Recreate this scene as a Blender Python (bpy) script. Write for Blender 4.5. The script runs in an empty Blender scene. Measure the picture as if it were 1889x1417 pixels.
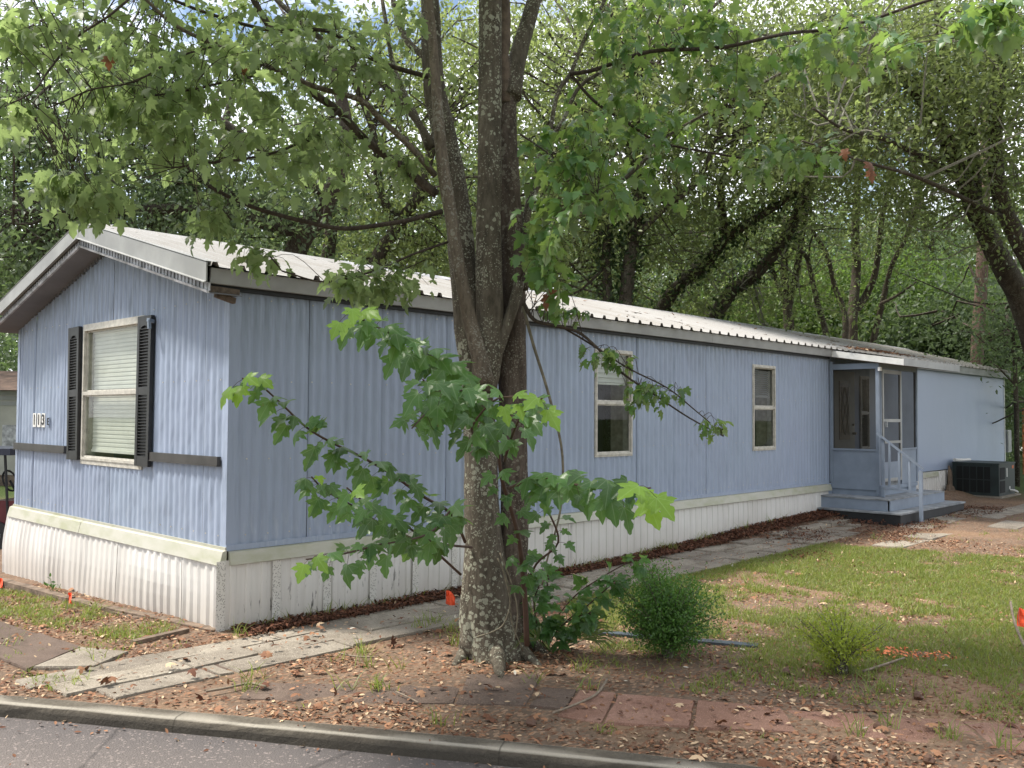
import bpy, math, random
import numpy as np
from mathutils import Vector, Matrix
random.seed(7); rng = np.random.default_rng(7)
R = math.radians
sc = bpy.context.scene
# ---------------- camera (fitted to the photograph; world = home coordinates, x along the long wall) ------------
F, YAW, PIT, ROL = 1675.5, 0.76176, 0.03562, 0.006354
CAM = np.array([-3.634, -6.539, 1.674])
fw = np.array([math.cos(YAW)*math.cos(PIT), math.sin(YAW)*math.cos(PIT), math.sin(PIT)])
r0 = np.array([math.sin(YAW), -math.cos(YAW), 0.0]); u0 = np.cross(r0, fw)
rt = math.cos(ROL)*r0 + math.sin(ROL)*u0; up = -math.sin(ROL)*r0 + math.cos(ROL)*u0
cam = bpy.data.objects.new('camera', bpy.data.cameras.new('camera'))
sc.collection.objects.link(cam); sc.camera = cam
cam.matrix_world = Matrix(((rt[0], up[0], -fw[0], CAM[0]), (rt[1], up[1], -fw[1], CAM[1]), (rt[2], up[2], -fw[2], CAM[2]), (0, 0, 0, 1)))
cam.data.sensor_width = 36; cam.data.lens = F/1889*36; cam.data.clip_start = .05; cam.data.clip_end = 900
# ---------------- sky ----------------
world = bpy.data.worlds.new('World'); sc.world = world; world.use_nodes = True
nt = world.node_tree; nt.nodes.clear()
SUN_EL, SUN_AZ = R(58), R(128)          # azimuth counter-clockwise from +x
N = nt.nodes.new; Lk = nt.links.new
sky = N('ShaderNodeTexSky'); sky.sky_type = 'NISHITA'; sky.sun_disc = False
sky.sun_elevation = SUN_EL; sky.sun_rotation = R(90)-SUN_AZ; sky.air_density = 1.2; sky.dust_density = 1.5; sky.ozone_density = 1.5
tc = N('ShaderNodeTexCoord'); mp = N('ShaderNodeMapping'); mp.inputs['Scale'].default_value = (1, 1, 1.8)
nz = N('ShaderNodeTexNoise'); nz.inputs['Scale'].default_value = 4.5; nz.inputs['Detail'].default_value = 7; nz.inputs['Roughness'].default_value = .6
cr = N('ShaderNodeValToRGB'); cr.color_ramp.elements[0].position = .38; cr.color_ramp.elements[1].position = .54
mx = N('ShaderNodeMix'); mx.data_type = 'RGBA'
mx.inputs['B'].default_value = (11, 11.2, 11.8, 1)
bg = N('ShaderNodeBackground'); bg.inputs['Strength'].default_value = .095
wo = N('ShaderNodeOutputWorld')
Lk(tc.outputs['Generated'], mp.inputs['Vector']); Lk(mp.outputs[0], nz.inputs['Vector']); Lk(nz.outputs['Fac'], cr.inputs[0])
Lk(cr.outputs['Color'], mx.inputs['Factor']); Lk(sky.outputs[0], mx.inputs['A']); Lk(mx.outputs['Result'], bg.inputs['Color']); Lk(bg.outputs[0], wo.inputs[0])
sun = bpy.data.objects.new('sun', bpy.data.lights.new('sun', 'SUN')); sc.collection.objects.link(sun)
sun.data.energy = 4.0; sun.data.angle = R(8); sun.data.color = (1, .95, .86)
sd = Vector((math.cos(SUN_AZ)*math.cos(SUN_EL), math.sin(SUN_AZ)*math.cos(SUN_EL), math.sin(SUN_EL)))
sun.rotation_euler = sd.to_track_quat('Z', 'Y').to_euler(); sun.location = (0, 0, 30)
sc.view_settings.view_transform = 'Standard'; sc.view_settings.look = 'None'; sc.view_settings.gamma = 1
sc.view_settings.exposure = 0.95
sc.render.engine = 'CYCLES'
sc.cycles.max_bounces = 8; sc.cycles.transparent_max_bounces = 8; sc.cycles.diffuse_bounces = 4; sc.cycles.glossy_bounces = 3; sc.cycles.transmission_bounces = 4
# ---------------- numeric helpers ----------------
def ray(px, py): return fw*F + rt*(px-944.5) - up*(py-708.5)
def W3(px, py, d): return CAM + ray(px, py)*(d/F)               # point at forward depth d
def GZ(px, py, z=0.0): r = ray(px, py); return CAM + r*((z-CAM[2])/r[2])
def norm(v): v = np.asarray(v, float); return v/(np.linalg.norm(v)+1e-12)
def smooth(a, b, x): t = np.clip((np.asarray(x, float)-a)/(b-a), 0, 1); return t*t*(3-2*t)
_lat = rng.random((256, 256))
def vnoise(x, y):
    x = np.asarray(x, float); y = np.asarray(y, float)
    xi = np.floor(x).astype(int); yi = np.floor(y).astype(int); fx = x-xi; fy = y-yi
    fx = fx*fx*(3-2*fx); fy = fy*fy*(3-2*fy)
    a = _lat[xi % 256, yi % 256]; b = _lat[(xi+1) % 256, yi % 256]; c = _lat[xi % 256, (yi+1) % 256]; d = _lat[(xi+1) % 256, (yi+1) % 256]
    return (a*(1-fx)+b*fx)*(1-fy)+(c*(1-fx)+d*fx)*fy
def fbm(x, y, o=4):
    s = 0; a = .5
    for k in range(o): s = s+a*vnoise(np.asarray(x)*2**k+17*k, np.asarray(y)*2**k+31*k); a *= .5
    return s/(1-.5**o)
KY = [-40, -17, -8, -4.64, -3.99, -3.16, -2.27, -1.55, -.78, 6, 30]
KX = [16.5, 6, 1.9, .37, .02, -.44, -.96, -1.38, -1.84, -5.8, -19.5]
def kerb_x(y): return np.interp(y, KY, KX)
def terr(x, y):
    x = np.asarray(x, float); y = np.asarray(y, float)
    z = .10*smooth(6, 13, x) - .16*smooth(0, 5, y)*smooth(2, -1, x)
    mound = np.where(y < 0.02, smooth(-.75, -.12, y), 1.0)
    z = z + mound*(.12*smooth(4, 9, x))*np.where(x < 22, 1, 0)*smooth(6, 4.5, y)
    return z
def ground(x, y):
    n = (x-kerb_x(y))*.874
    z = terr(x, y) + .03*(fbm(x*1.3, y*1.3)-.5) + .012*(fbm(x*7, y*7, 2)-.5)
    z = z*smooth(.12, .5, n) + 0.0*(1-smooth(.12, .5, n))
    return np.where(n < .06, -.2, z)
def on_ground(px, py):                                          # where that ray meets the terrain
    z = 0.
    for _ in range(12):
        p = GZ(px, py, z); z = .5*z + .5*float(ground(p[0], p[1]))
    p[2] = float(ground(p[0], p[1])); return p
def in_poly(x, y, poly):
    ins = np.zeros(np.shape(x), bool); n = len(poly)
    for i in range(n):
        x1, y1 = poly[i][:2]; x2, y2 = poly[(i+1) % n][:2]
        c = ((y1 > y) != (y2 > y)) & (x < (x2-x1)*(y-y1)/((y2-y1)+1e-12)+x1)
        ins ^= c
    return ins
# ---------------- object helpers ----------------
def props(o, label=None, cat=None, group=None, kind=None):
    if label: o['label'] = label
    if cat: o['category'] = cat
    if group: o['group'] = group
    if kind: o['kind'] = kind
    return o
def link(o, parent=None):
    sc.collection.objects.link(o)
    if parent is not None: o.parent = parent
    return o
def empty(name, loc, label=None, cat=None, group=None, kind=None, rz=0):
    o = bpy.data.objects.new(name, None); o.location = loc; o.rotation_euler = (0, 0, rz); o.empty_display_size = .1
    sc.collection.objects.link(o); return props(o, label, cat, group, kind)
def wloc(p):
    v = np.zeros(3)
    while p is not None: v = v+np.array(p.location); p = p.parent
    return v
def np_mesh(name, V, Fc, mat, smooth_=False):
    V = np.asarray(V, np.float32); me = bpy.data.meshes.new(name)
    if isinstance(Fc, np.ndarray):
        k = Fc.shape[1]; me.vertices.add(len(V)); me.vertices.foreach_set('co', V.ravel())
        me.loops.add(Fc.size); me.loops.foreach_set('vertex_index', Fc.ravel().astype(np.int32))
        me.polygons.add(len(Fc)); me.polygons.foreach_set('loop_start', np.arange(0, Fc.size, k, dtype=np.int32))
        me.update(calc_edges=True)
    else:
        me.from_pydata([tuple(v) for v in V.tolist()], [], Fc); me.update()
    if smooth_: me.polygons.foreach_set('use_smooth', [True]*len(me.polygons))
    for m in (mat if isinstance(mat, (list, tuple)) else [mat]): me.materials.append(m)
    return me
class MB:
    def __init__(s): s.v = []; s.f = []; s.m = []
    def add(s, vs, fs, mi=0):
        b = len(s.v); s.v += [tuple(map(float, v)) for v in vs]; s.f += [tuple(b+i for i in f) for f in fs]; s.m += [mi]*len(fs); return s
    def box(s, x0, x1, y0, y1, z0, z1, mi=0):
        x0, x1 = min(x0, x1), max(x0, x1); y0, y1 = min(y0, y1), max(y0, y1); z0, z1 = min(z0, z1), max(z0, z1)
        return s.add([(x0, y0, z0), (x1, y0, z0), (x1, y1, z0), (x0, y1, z0), (x0, y0, z1), (x1, y0, z1), (x1, y1, z1), (x0, y1, z1)],
                     [(0, 3, 2, 1), (4, 5, 6, 7), (0, 1, 5, 4), (1, 2, 6, 5), (2, 3, 7, 6), (3, 0, 4, 7)], mi)
    def bar(s, a, b, w, h, upv=(0, 0, 1), mi=0):
        a = np.array(a, float); b = np.array(b, float); d = norm(b-a); sx = norm(np.cross(d, upv)); uz = np.cross(sx, d)
        vs = []
        for p in (a, b):
            for i, j in ((-1, -1), (1, -1), (1, 1), (-1, 1)): vs.append(p+sx*i*w/2+uz*j*h/2)
        return s.add(vs, [(3, 2, 1, 0), (4, 5, 6, 7), (0, 1, 5, 4), (1, 2, 6, 5), (2, 3, 7, 6), (3, 0, 4, 7)], mi)
    def prism(s, poly, d, mi=0):                                # planar polygon extruded along vector d
        n = len(poly); d = np.array(d, float); vs = [np.array(p, float) for p in poly]; vs += [p+d for p in vs]
        return s.add(vs, [tuple(range(n))[::-1], tuple(range(n, 2*n))]+[(i, (i+1) % n, n+(i+1) % n, n+i) for i in range(n)], mi)
    def tube(s, pts, rad, n=8, jit=0, cap=True, mi=0):
        pts = np.array(pts, float); m = len(pts); rad = np.broadcast_to(np.asarray(rad, float), (m,))
        ref = np.array([0.31, .17, .93]); vs = []; prev = None
        for i in range(m):
            d = norm(pts[min(i+1, m-1)]-pts[max(i-1, 0)])
            a = norm(np.cross(d, ref)) if prev is None else norm(prev-d*np.dot(prev, d)); prev = a; b = np.cross(d, a)
            for k in range(n):
                t = 2*math.pi*k/n; r = rad[i]*(1+(jit*(random.random()-.5) if jit else 0))
                vs.append(pts[i]+(a*math.cos(t)+b*math.sin(t))*r)
        fs = [(i*n+k, i*n+(k+1) % n, (i+1)*n+(k+1) % n, (i+1)*n+k) for i in range(m-1) for k in range(n)]
        if cap: fs += [tuple(range(n))[::-1], tuple(range((m-1)*n, m*n))]
        return s.add(vs, fs, mi)
    def build(s, name, mat, parent=None, smooth_=False, loc=None, **kw):
        off = np.array(loc if loc is not None else (0, 0, 0), float)
        if parent is not None: off = off+wloc(parent)
        V = np.array(s.v)-off; me = np_mesh(name, V, s.f, mat, smooth_)
        if any(s.m): me.polygons.foreach_set('material_index', s.m)
        o = bpy.data.objects.new(name, me)
        if loc is not None: o.location = loc
        link(o, parent); return props(o, **kw)
def obj(name, me, parent=None, loc=(0, 0, 0), rot=(0, 0, 0), **kw):
    o = bpy.data.objects.new(name, me); o.location = loc; o.rotation_euler = rot; link(o, parent); return props(o, **kw)
def crom(pts, per=5):
    P = np.array(pts, float); out = []
    Q = np.vstack([2*P[0]-P[1], P, 2*P[-1]-P[-2]])
    for i in range(1, len(Q)-2):
        for t in np.linspace(0, 1, per, endpoint=False):
            out.append(.5*((2*Q[i])+(-Q[i-1]+Q[i+1])*t+(2*Q[i-1]-5*Q[i]+4*Q[i+1]-Q[i+2])*t*t+(-Q[i-1]+3*Q[i]-3*Q[i+1]+Q[i+2])*t**3))
    out.append(P[-1]); return np.array(out)
# ---------------- materials ----------------
class G:                                                         # small node-graph helper
    def __init__(s, name):
        s.m = bpy.data.materials.new(name); s.m.use_nodes = True; s.t = s.m.node_tree; s.t.nodes.clear()
        s.out = s.n('ShaderNodeOutputMaterial'); s.pos = s.n('ShaderNodeNewGeometry').outputs['Position']
    def n(s, k, **kw):
        nd = s.t.nodes.new(k)
        for a, v in kw.items():
            if hasattr(nd, a) and not a.startswith('i_'): setattr(nd, a, v)
        return nd
    def l(s, a, b): s.t.links.new(a, b)
    def vec(s, scale=(1, 1, 1), rot=(0, 0, 0), src=None):
        m = s.n('ShaderNodeMapping'); m.inputs['Scale'].default_value = scale; m.inputs['Rotation'].default_value = rot
        s.l(src or s.pos, m.inputs['Vector']); return m.outputs[0]
    def noise(s, scale, detail=4, rough=.55, vec=None, dist=0):
        n = s.n('ShaderNodeTexNoise'); n.inputs['Scale'].default_value = scale; n.inputs['Detail'].default_value = detail
        n.inputs['Roughness'].default_value = rough; n.inputs['Distortion'].default_value = dist; s.l(vec or s.pos, n.inputs['Vector']); return n.outputs['Fac']
    def voro(s, scale, vec=None, feat='F1', out='Distance'):
        n = s.n('ShaderNodeTexVoronoi'); n.feature = feat; n.inputs['Scale'].default_value = scale; s.l(vec or s.pos, n.inputs['Vector']); return n.outputs[out]
    def ramp(s, fac, a, b, ca=(0, 0, 0), cb=(1, 1, 1)):
        r = s.n('ShaderNodeValToRGB'); e = r.color_ramp.elements; e[0].position = a; e[1].position = b
        e[0].color = (*ca, 1); e[1].color = (*cb, 1); s.l(fac, r.inputs[0]); return r.outputs['Color']
    def rng(s, v, a, b, lo=0., hi=1.):
        m = s.n('ShaderNodeMapRange'); s.l(v, m.inputs['Value'])
        for k, x in (('From Min', a), ('From Max', b), ('To Min', lo), ('To Max', hi)): m.inputs[k].default_value = x
        return m.outputs[0]
    def mix(s, fac, a, b, mode='MIX'):
        m = s.n('ShaderNodeMix'); m.data_type = 'RGBA'; m.blend_type = mode
        for k, v in (('Factor', fac), ('A', a), ('B', b)):
            i = m.inputs[k]
            if isinstance(v, (int, float)): i.default_value = v if k == 'Factor' else (v, v, v, 1)
            elif isinstance(v, tuple): i.default_value = (*v, 1)
            else: s.l(v, i)
        return m.outputs['Result']
    def math(s, op, a, b=0.):
        m = s.n('ShaderNodeMath'); m.operation = op
        for i, v in enumerate((a, b)):
            if isinstance(v, (int, float)): m.inputs[i].default_value = v
            else: s.l(v, m.inputs[i])
        return m.outputs[0]
    def sep(s, src=None):
        x = s.n('ShaderNodeSeparateXYZ'); s.l(src or s.pos, x.inputs[0]); return x.outputs
    def bump(s, h, dist=.01, st=1.):
        b = s.n('ShaderNodeBump'); b.inputs['Strength'].default_value = st; b.inputs['Distance'].default_value = dist; s.l(h, b.inputs['Height']); return b.outputs[0]
    def bsdf(s, col, rough=.6, metal=0, spec=.5, nrm=None, alpha=None):
        p = s.n('ShaderNodeBsdfPrincipled')
        for k, v in (('Base Color', col), ('Roughness', rough), ('Metallic', metal), ('Specular IOR Level', spec), ('Normal', nrm), ('Alpha', alpha)):
            if v is None: continue
            i = p.inputs[k]
            if isinstance(v, (int, float)): i.default_value = v
            elif isinstance(v, tuple): i.default_value = (*v, 1)
            else: s.l(v, i)
        s.l(p.outputs[0], s.out.inputs[0]); return s.m
def plain(name, c, rough=.6, metal=0, var=.25, scale=6, bump=0.0, spec=.4):
    g = G(name); n = g.noise(scale, 5); k = g.noise(scale*9, 3)
    c2 = tuple(min(1, x*(1-var)) for x in c); c3 = tuple(min(1, x*(1+var*.5)) for x in c)
    col = g.mix(g.ramp(n, .35, .68), c2, c3); col = g.mix(g.ramp(k, .4, .75), col, g.mix(.75, c2, col))
    return g.bsdf(col, rough, metal, spec, g.bump(k, bump) if bump else None)
def m_smooth_paint():
    g = G('smooth_blue_paint'); a = g.noise(.5, 3); low = g.rng(g.sep()[2], .64, 1.0, 1, 0); st = g.ramp(g.noise(7, 4, vec=g.vec((3, 3, .6))), .52, .7)
    col = g.mix(g.ramp(a, .3, .7), (.30, .355, .47), (.325, .38, .49)); col = g.mix(g.math('MULTIPLY', g.math('MULTIPLY', low, st), .4), col, (.40, .44, .50))
    return g.bsdf(col, .38, 0, .45, g.bump(g.noise(1.6, 2), .03, .25))
def m_paint():
    g = G('blue_paint'); base = (.275, .320, .425)
    a = g.noise(.8, 5); b = g.noise(14, 4); st = g.noise(5, 4, vec=g.vec((6, 6, .35)))
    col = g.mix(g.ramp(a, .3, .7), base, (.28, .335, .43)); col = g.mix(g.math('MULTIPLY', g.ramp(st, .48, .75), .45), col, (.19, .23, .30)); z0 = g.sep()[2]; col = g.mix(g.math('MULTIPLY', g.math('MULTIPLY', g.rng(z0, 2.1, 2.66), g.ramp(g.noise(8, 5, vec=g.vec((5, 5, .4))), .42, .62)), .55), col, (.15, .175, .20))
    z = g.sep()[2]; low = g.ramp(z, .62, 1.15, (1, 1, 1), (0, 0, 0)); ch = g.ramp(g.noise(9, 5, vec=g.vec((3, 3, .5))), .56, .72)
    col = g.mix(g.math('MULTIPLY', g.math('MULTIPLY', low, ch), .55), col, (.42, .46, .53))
    spk = g.ramp(g.voro(30), .0, .045, (1, 1, 1), (0, 0, 0)); col = g.mix(g.math('MULTIPLY', spk, .35), col, (.12, .13, .15))
    return g.bsdf(col, .5, 0, .4, g.bump(g.noise(3.2, 3, vec=g.vec((1, 1, .45))), .07, .6))
def m_skirt(name='white_skirting'):
    g = G(name); st = g.noise(4, 5, vec=g.vec((7, 7, .4))); n = g.noise(1.3, 4)
    col = g.mix(g.ramp(n, .35, .7), (.56, .54, .51), (.66, .645, .62)); col = g.mix(g.math('MULTIPLY', g.ramp(st, .45, .75), .35), col, (.42, .40, .37))
    z = g.sep()[2]; low = g.ramp(z, .0, .30, (1, 1, 1), (0, 0, 0)); gr = g.math('MULTIPLY', g.ramp(g.noise(11, 5, vec=g.vec((3.2, 3.2, .6))), .62, .67), g.ramp(g.math('ABSOLUTE', g.math('SUBTRACT', g.sep()[0], 1.0)), .7, 1.1, (1, 1, 1), (0, 0, 0)))
    col = g.mix(g.math('MULTIPLY', low, .35), col, (.42, .35, .28)); col = g.mix(g.math('MULTIPLY', g.math('MULTIPLY', g.ramp(z, .12, .42, (1, 1, 1), (0, 0, 0)), gr), .85), col, (.03, .028, .025))
    return g.bsdf(col, .5, 0, .4, g.bump(n, .02, .4))
def m_perf():
    g = G('perforated_vinyl'); d = g.voro(85, vec=g.vec((1.0, 1.0, .75)))
    col = g.mix(g.ramp(d, .25, .40, (1, 1, 1), (0, 0, 0)), (.58, .56, .52), (.22, .21, .19)); return g.bsdf(col, .55)
def m_cream():
    g = G('mildewed_cream_trim'); n = g.noise(2.6, 5, vec=g.vec((1.6, 1.6, 4))); k = g.noise(.7, 3)
    col = g.mix(g.ramp(n, .42, .66), (.40, .39, .325), (.31, .315, .215)); col = g.mix(g.ramp(k, .4, .65), col, g.mix(.5, col, (.44, .43, .39)))
    return g.bsdf(col, .5)
def m_roof():
    g = G('white_metal_roof'); n = g.noise(1.1, 5, vec=g.vec((3.5, .7, .7))); k = g.noise(.45, 4)
    col = g.mix(g.ramp(n, .4, .7), (.30, .288, .272), (.22, .195, .165)); col = g.mix(g.ramp(k, .3, .6), col, g.mix(.6, col, (.325, .315, .305)))
    s = g.ramp(g.noise(7, 6, .7, vec=g.vec((1, 3, 3)), dist=1.2), .66, .70); x = g.rng(g.sep()[0], 5, 11); 
    col = g.mix(g.math('MULTIPLY', g.math('MULTIPLY', s, x), .7), col, (.13, .075, .05))
    return g.bsdf(col, .42, 0, .5)
def m_leaf(name, top, under, trans, var=.35, gloss=.45, tw=.4, veins=False, patch=None):
    g = G(name); geo = g.n('ShaderNodeNewGeometry'); rnd = geo.outputs['Random Per Island']
    oi = g.n('ShaderNodeObjectInfo').outputs['Random']; r = g.math('FRACT', g.math('ADD', rnd, oi))
    d = tuple(c*(1-var) for c in top); b = (min(1, top[0]*(1+var*1.6)), min(1, top[1]*(1+var)), top[2]*(1+var*.4))
    colt = g.mix(r, d, b); col = g.mix(geo.outputs['Backfacing'], colt, g.mix(r, tuple(c*.8 for c in under), under))
    col = g.mix(g.math('MULTIPLY', g.ramp(g.noise(60, 3), .4, .7), .25), col, tuple(c*.6 for c in top))
    if patch:
        col = g.mix(g.math('MULTIPLY', g.ramp(g.noise(1.4, 5), .42, .66), .8), col, patch); col = g.mix(g.math('MULTIPLY', g.ramp(g.math('FRACT', g.math('MULTIPLY', r, 5.7)), .84, .88), .8), col, (.30, .24, .12))
    if veins:
        uv = g.sep(g.n('ShaderNodeTexCoord').outputs['UV']); x = g.math('SUBTRACT', uv[0], .5); y = uv[1]; ang = g.math('DIVIDE', g.math('ARCTAN2', x, g.math('ADD', y, .02)), .66)
        dv = g.math('MULTIPLY', g.math('ABSOLUTE', g.math('SUBTRACT', ang, g.math('ROUND', ang))), g.math('SQRT', g.math('ADD', g.math('MULTIPLY', x, x), g.math('MULTIPLY', y, y))))
        side = g.math('ABSOLUTE', g.math('SUBTRACT', g.math('FRACT', g.math('ADD', g.math('MULTIPLY', y, 9.), g.math('MULTIPLY', g.math('ABSOLUTE', x), -8.))), .5))
        col = g.mix(g.math('MULTIPLY', g.rng(side, .03, .09, 1, 0), .18), col, under); col = g.mix(g.math('MULTIPLY', g.rng(dv, .008, .022, 1, 0), .55), col, tuple(min(1, c*1.35+.03) for c in under))
        bl = g.ramp(g.noise(35, 2), .70, .74); col = g.mix(g.math('MULTIPLY', bl, .6), col, (.16, .09, .03))
    p = g.n('ShaderNodeBsdfPrincipled'); g.l(col, p.inputs['Base Color']); p.inputs['Roughness'].default_value = gloss; p.inputs['Specular IOR Level'].default_value = .4
    t = g.n('ShaderNodeBsdfTranslucent'); g.l(g.mix(r, tuple(c*.75 for c in trans), trans), t.inputs['Color'])
    m = g.n('ShaderNodeMixShader'); m.inputs[0].default_value = tw; g.l(p.outputs[0], m.inputs[1]); g.l(t.outputs[0], m.inputs[2]); g.l(m.outputs[0], g.out.inputs[0]); return g.m
def m_bark(name, c1, c2, lichen=None, amt=.5, scale=1., red=None):
    g = G(name); n = g.noise(9*scale, 6, .65, vec=g.vec((1, 1, .3))); f = g.noise(38*scale, 5, .7, vec=g.vec((1, 1, .35)))
    col = g.mix(g.ramp(n, .32, .7), c1, c2); col = g.mix(g.ramp(f, .35, .6), g.mix(.55, col, tuple(c*.35 for c in c1)), col)
    h = g.math('ADD', g.math('MULTIPLY', n, .5), f)
    if red: col = g.mix(g.ramp(g.noise(1.3, 3), .5, .62), col, red)
    if lichen:
        w = g.n('ShaderNodeVectorMath'); w.operation = 'ADD'; nn = g.n('ShaderNodeTexNoise'); nn.inputs['Scale'].default_value = 22; g.l(g.pos, nn.inputs['Vector'])
        w2 = g.n('ShaderNodeVectorMath'); w2.operation = 'SCALE'; w2.inputs['Scale'].default_value = .05; g.l(nn.outputs['Color'], w2.inputs[0]); g.l(g.pos, w.inputs[0]); g.l(w2.outputs[0], w.inputs[1])
        v = g.voro(27, vec=w.outputs[0]); v2 = g.voro(62, vec=w.outputs[0]); big = g.noise(2.6, 3)
        m1 = g.ramp(g.math('ADD', v, g.math('MULTIPLY', g.math('SUBTRACT', big, .5), -1.6)), .17, .22, (1, 1, 1), (0, 0, 0))
        m2 = g.ramp(g.math('ADD', v2, g.math('MULTIPLY', g.math('SUBTRACT', g.noise(4, 3), .5), -1.5)), .20, .26, (1, 1, 1), (0, 0, 0))
        mm = g.math('MULTIPLY', g.math('MAXIMUM', m1, m2), amt); lc = g.mix(g.noise(70, 3), tuple(c*.55 for c in lichen), lichen)
        col = g.mix(mm, col, lc)
    return g.bsdf(col, .85, 0, .2, g.bump(h, .02, 1.))
def m_ground():
    g = G('dirt_ground'); a = g.noise(.55, 5); b = g.noise(4, 6, .65); c = g.noise(30, 5, .7); 
    col = g.mix(g.ramp(b, .3, .7), (.10, .070, .050), (.185, .135, .10)); col = g.mix(g.ramp(a, .52, .64), col, g.mix(g.ramp(c, .3, .7), (.17, .10, .062), (.28, .195, .125)))
    v = g.n('ShaderNodeTexVoronoi'); v.inputs['Scale'].default_value = 38; g.l(g.vec((1, 1.6, 1)), v.inputs['Vector'])
    sp = g.sep(v.outputs['Color'])[0]; lit = g.mix(g.sep(v.outputs['Color'])[1], (.13, .065, .04), (.28, .19, .13)); col = g.mix(g.ramp(sp, .62, .66), col, lit)
    fx = g.sep(); dx = g.math('SUBTRACT', fx[0], 5.); rr = g.math('SQRT', g.math('ADD', g.math('MULTIPLY', dx, dx), g.math('MULTIPLY', fx[1], fx[1])))
    col = g.mix(g.rng(g.math('ADD', rr, g.math('MULTIPLY', b, 3.)), 12.5, 15.5), col, g.mix(b, (.035, .055, .018), (.07, .095, .03)))
    return g.bsdf(col, .95, 0, .1, g.bump(g.math('ADD', b, g.math('MULTIPLY', c, .5)), .04, .8))
def m_asphalt():
    g = G('asphalt'); n = g.noise(.7, 5); s = g.noise(120, 3, .7); v = g.voro(95); ag = g.n('ShaderNodeTexVoronoi'); ag.inputs['Scale'].default_value = 85; g.l(g.pos, ag.inputs['Vector'])
    xyz = g.sep(); dk = g.math('ADD', g.math('MULTIPLY', xyz[0], .874), g.math('MULTIPLY', xyz[1], .486)); wear = g.rng(g.math('ADD', dk, g.math('MULTIPLY', n, .8)), -2.6, -1.55, 0, 1); base = g.mix(wear, (.185, .155, .138), (.098, .088, .087)); col = g.mix(g.ramp(s, .3, .7), g.mix(.35, base, (.05, .045, .045)), base)
    q = g.sep(ag.outputs['Color'])[0]; col = g.mix(g.math('MULTIPLY', g.ramp(q, .9, .95), .5), col, (.30, .25, .23)); ck = g.voro(.55, vec=g.vec((1, 1, 1)), feat='DISTANCE_TO_EDGE'); ck = g.math('ADD', ck, g.math('MULTIPLY', g.math('SUBTRACT', g.noise(6, 5), .5), .05)); col = g.mix(g.math('MULTIPLY', g.rng(ck, .0, .012, 1, 0), .5), col, (.03, .028, .028))
    return g.bsdf(col, .9, 0, .25, g.bump(g.math('ADD', v, s), .006, .8))
def m_conc(name, c1, c2, c3=None, wet=.5):
    g = G(name); oi = g.n('ShaderNodeObjectInfo').outputs['Random']; n = g.noise(1.7, 8, .68, dist=.9); f = g.noise(45, 5, .7); v = g.noise(150, 2)
    col = g.mix(g.ramp(n, .36, .66), c1, c2); col = g.mix(g.math('MULTIPLY', g.ramp(f, .45, .7), .45), col, tuple(c*.45 for c in c1))
    col = g.mix(g.math('MULTIPLY', oi, .45), col, c3 or tuple(c*.55 for c in c1)); col = g.mix(g.ramp(v, .62, .7), col, tuple(min(1, c*1.5) for c in c2))
    return g.bsdf(col, .9, 0, .2, g.bump(g.math('ADD', f, v), .006, .8))
def m_kerb():
    g = G('kerb_concrete'); n = g.noise(2.2, 6, .65); f = g.noise(40, 5, .7); z = g.sep()[2]
    col = g.mix(g.ramp(n, .35, .65), (.065, .055, .043), (.135, .118, .093)); col = g.mix(g.math('MULTIPLY', g.ramp(f, .4, .7), .5), col, (.05, .042, .035))
    st = g.rng(g.math('ADD', z, g.math('MULTIPLY', g.math('SUBTRACT', g.noise(9, 5), .5), .03)), -.016, .002, 1, 0); col = g.mix(g.math('MULTIPLY', st, .75), col, (.045, .04, .033))
    ed = g.math('MULTIPLY', g.rng(z, .004, .012), g.rng(z, .017, .0205, 1, 0)); col = g.mix(g.math('MULTIPLY', ed, .8), col, (.34, .31, .26))
    xy = g.sep(); sj = g.math('FRACT', g.math('DIVIDE', g.math('SUBTRACT', g.math('MULTIPLY', xy[0], .486), g.math('MULTIPLY', xy[1], .874)), 1.83)); col = g.mix(g.math('MULTIPLY', g.rng(g.math('ABSOLUTE', g.math('SUBTRACT', sj, .5)), .001, .004, 1, 0), .6), col, (.03, .026, .02))
    return g.bsdf(col, .92, 0, .2, g.bump(g.math('ADD', n, f), .012, .9))
def m_glass():
    g = G('window_glass'); gl = g.n('ShaderNodeBsdfGlossy'); gl.inputs['Roughness'].default_value = .02; tr = g.n('ShaderNodeBsdfTransparent'); tr.inputs[0].default_value = (.86, .9, .88, 1)
    fr = g.n('ShaderNodeFresnel'); fr.inputs[0].default_value = 1.5; m = g.n('ShaderNodeMixShader'); g.l(g.math('ADD', g.math('MULTIPLY', fr.outputs[0], .6), .005), m.inputs[0]); g.l(tr.outputs[0], m.inputs[1]); g.l(gl.outputs[0], m.inputs[2]); g.l(m.outputs[0], g.out.inputs[0]); return g.m
def m_screen():
    g = G('insect_screen'); d = g.n('ShaderNodeBsdfDiffuse'); d.inputs[0].default_value = (.035, .032, .027, 1); tr = g.n('ShaderNodeBsdfTransparent'); m = g.n('ShaderNodeMixShader')
    g.l(g.math('ADD', g.math('MULTIPLY', g.noise(3, 3), .12), .62), m.inputs[0]); g.l(tr.outputs[0], m.inputs[1]); g.l(d.outputs[0], m.inputs[2]); g.l(m.outputs[0], g.out.inputs[0]); return g.m
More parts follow.
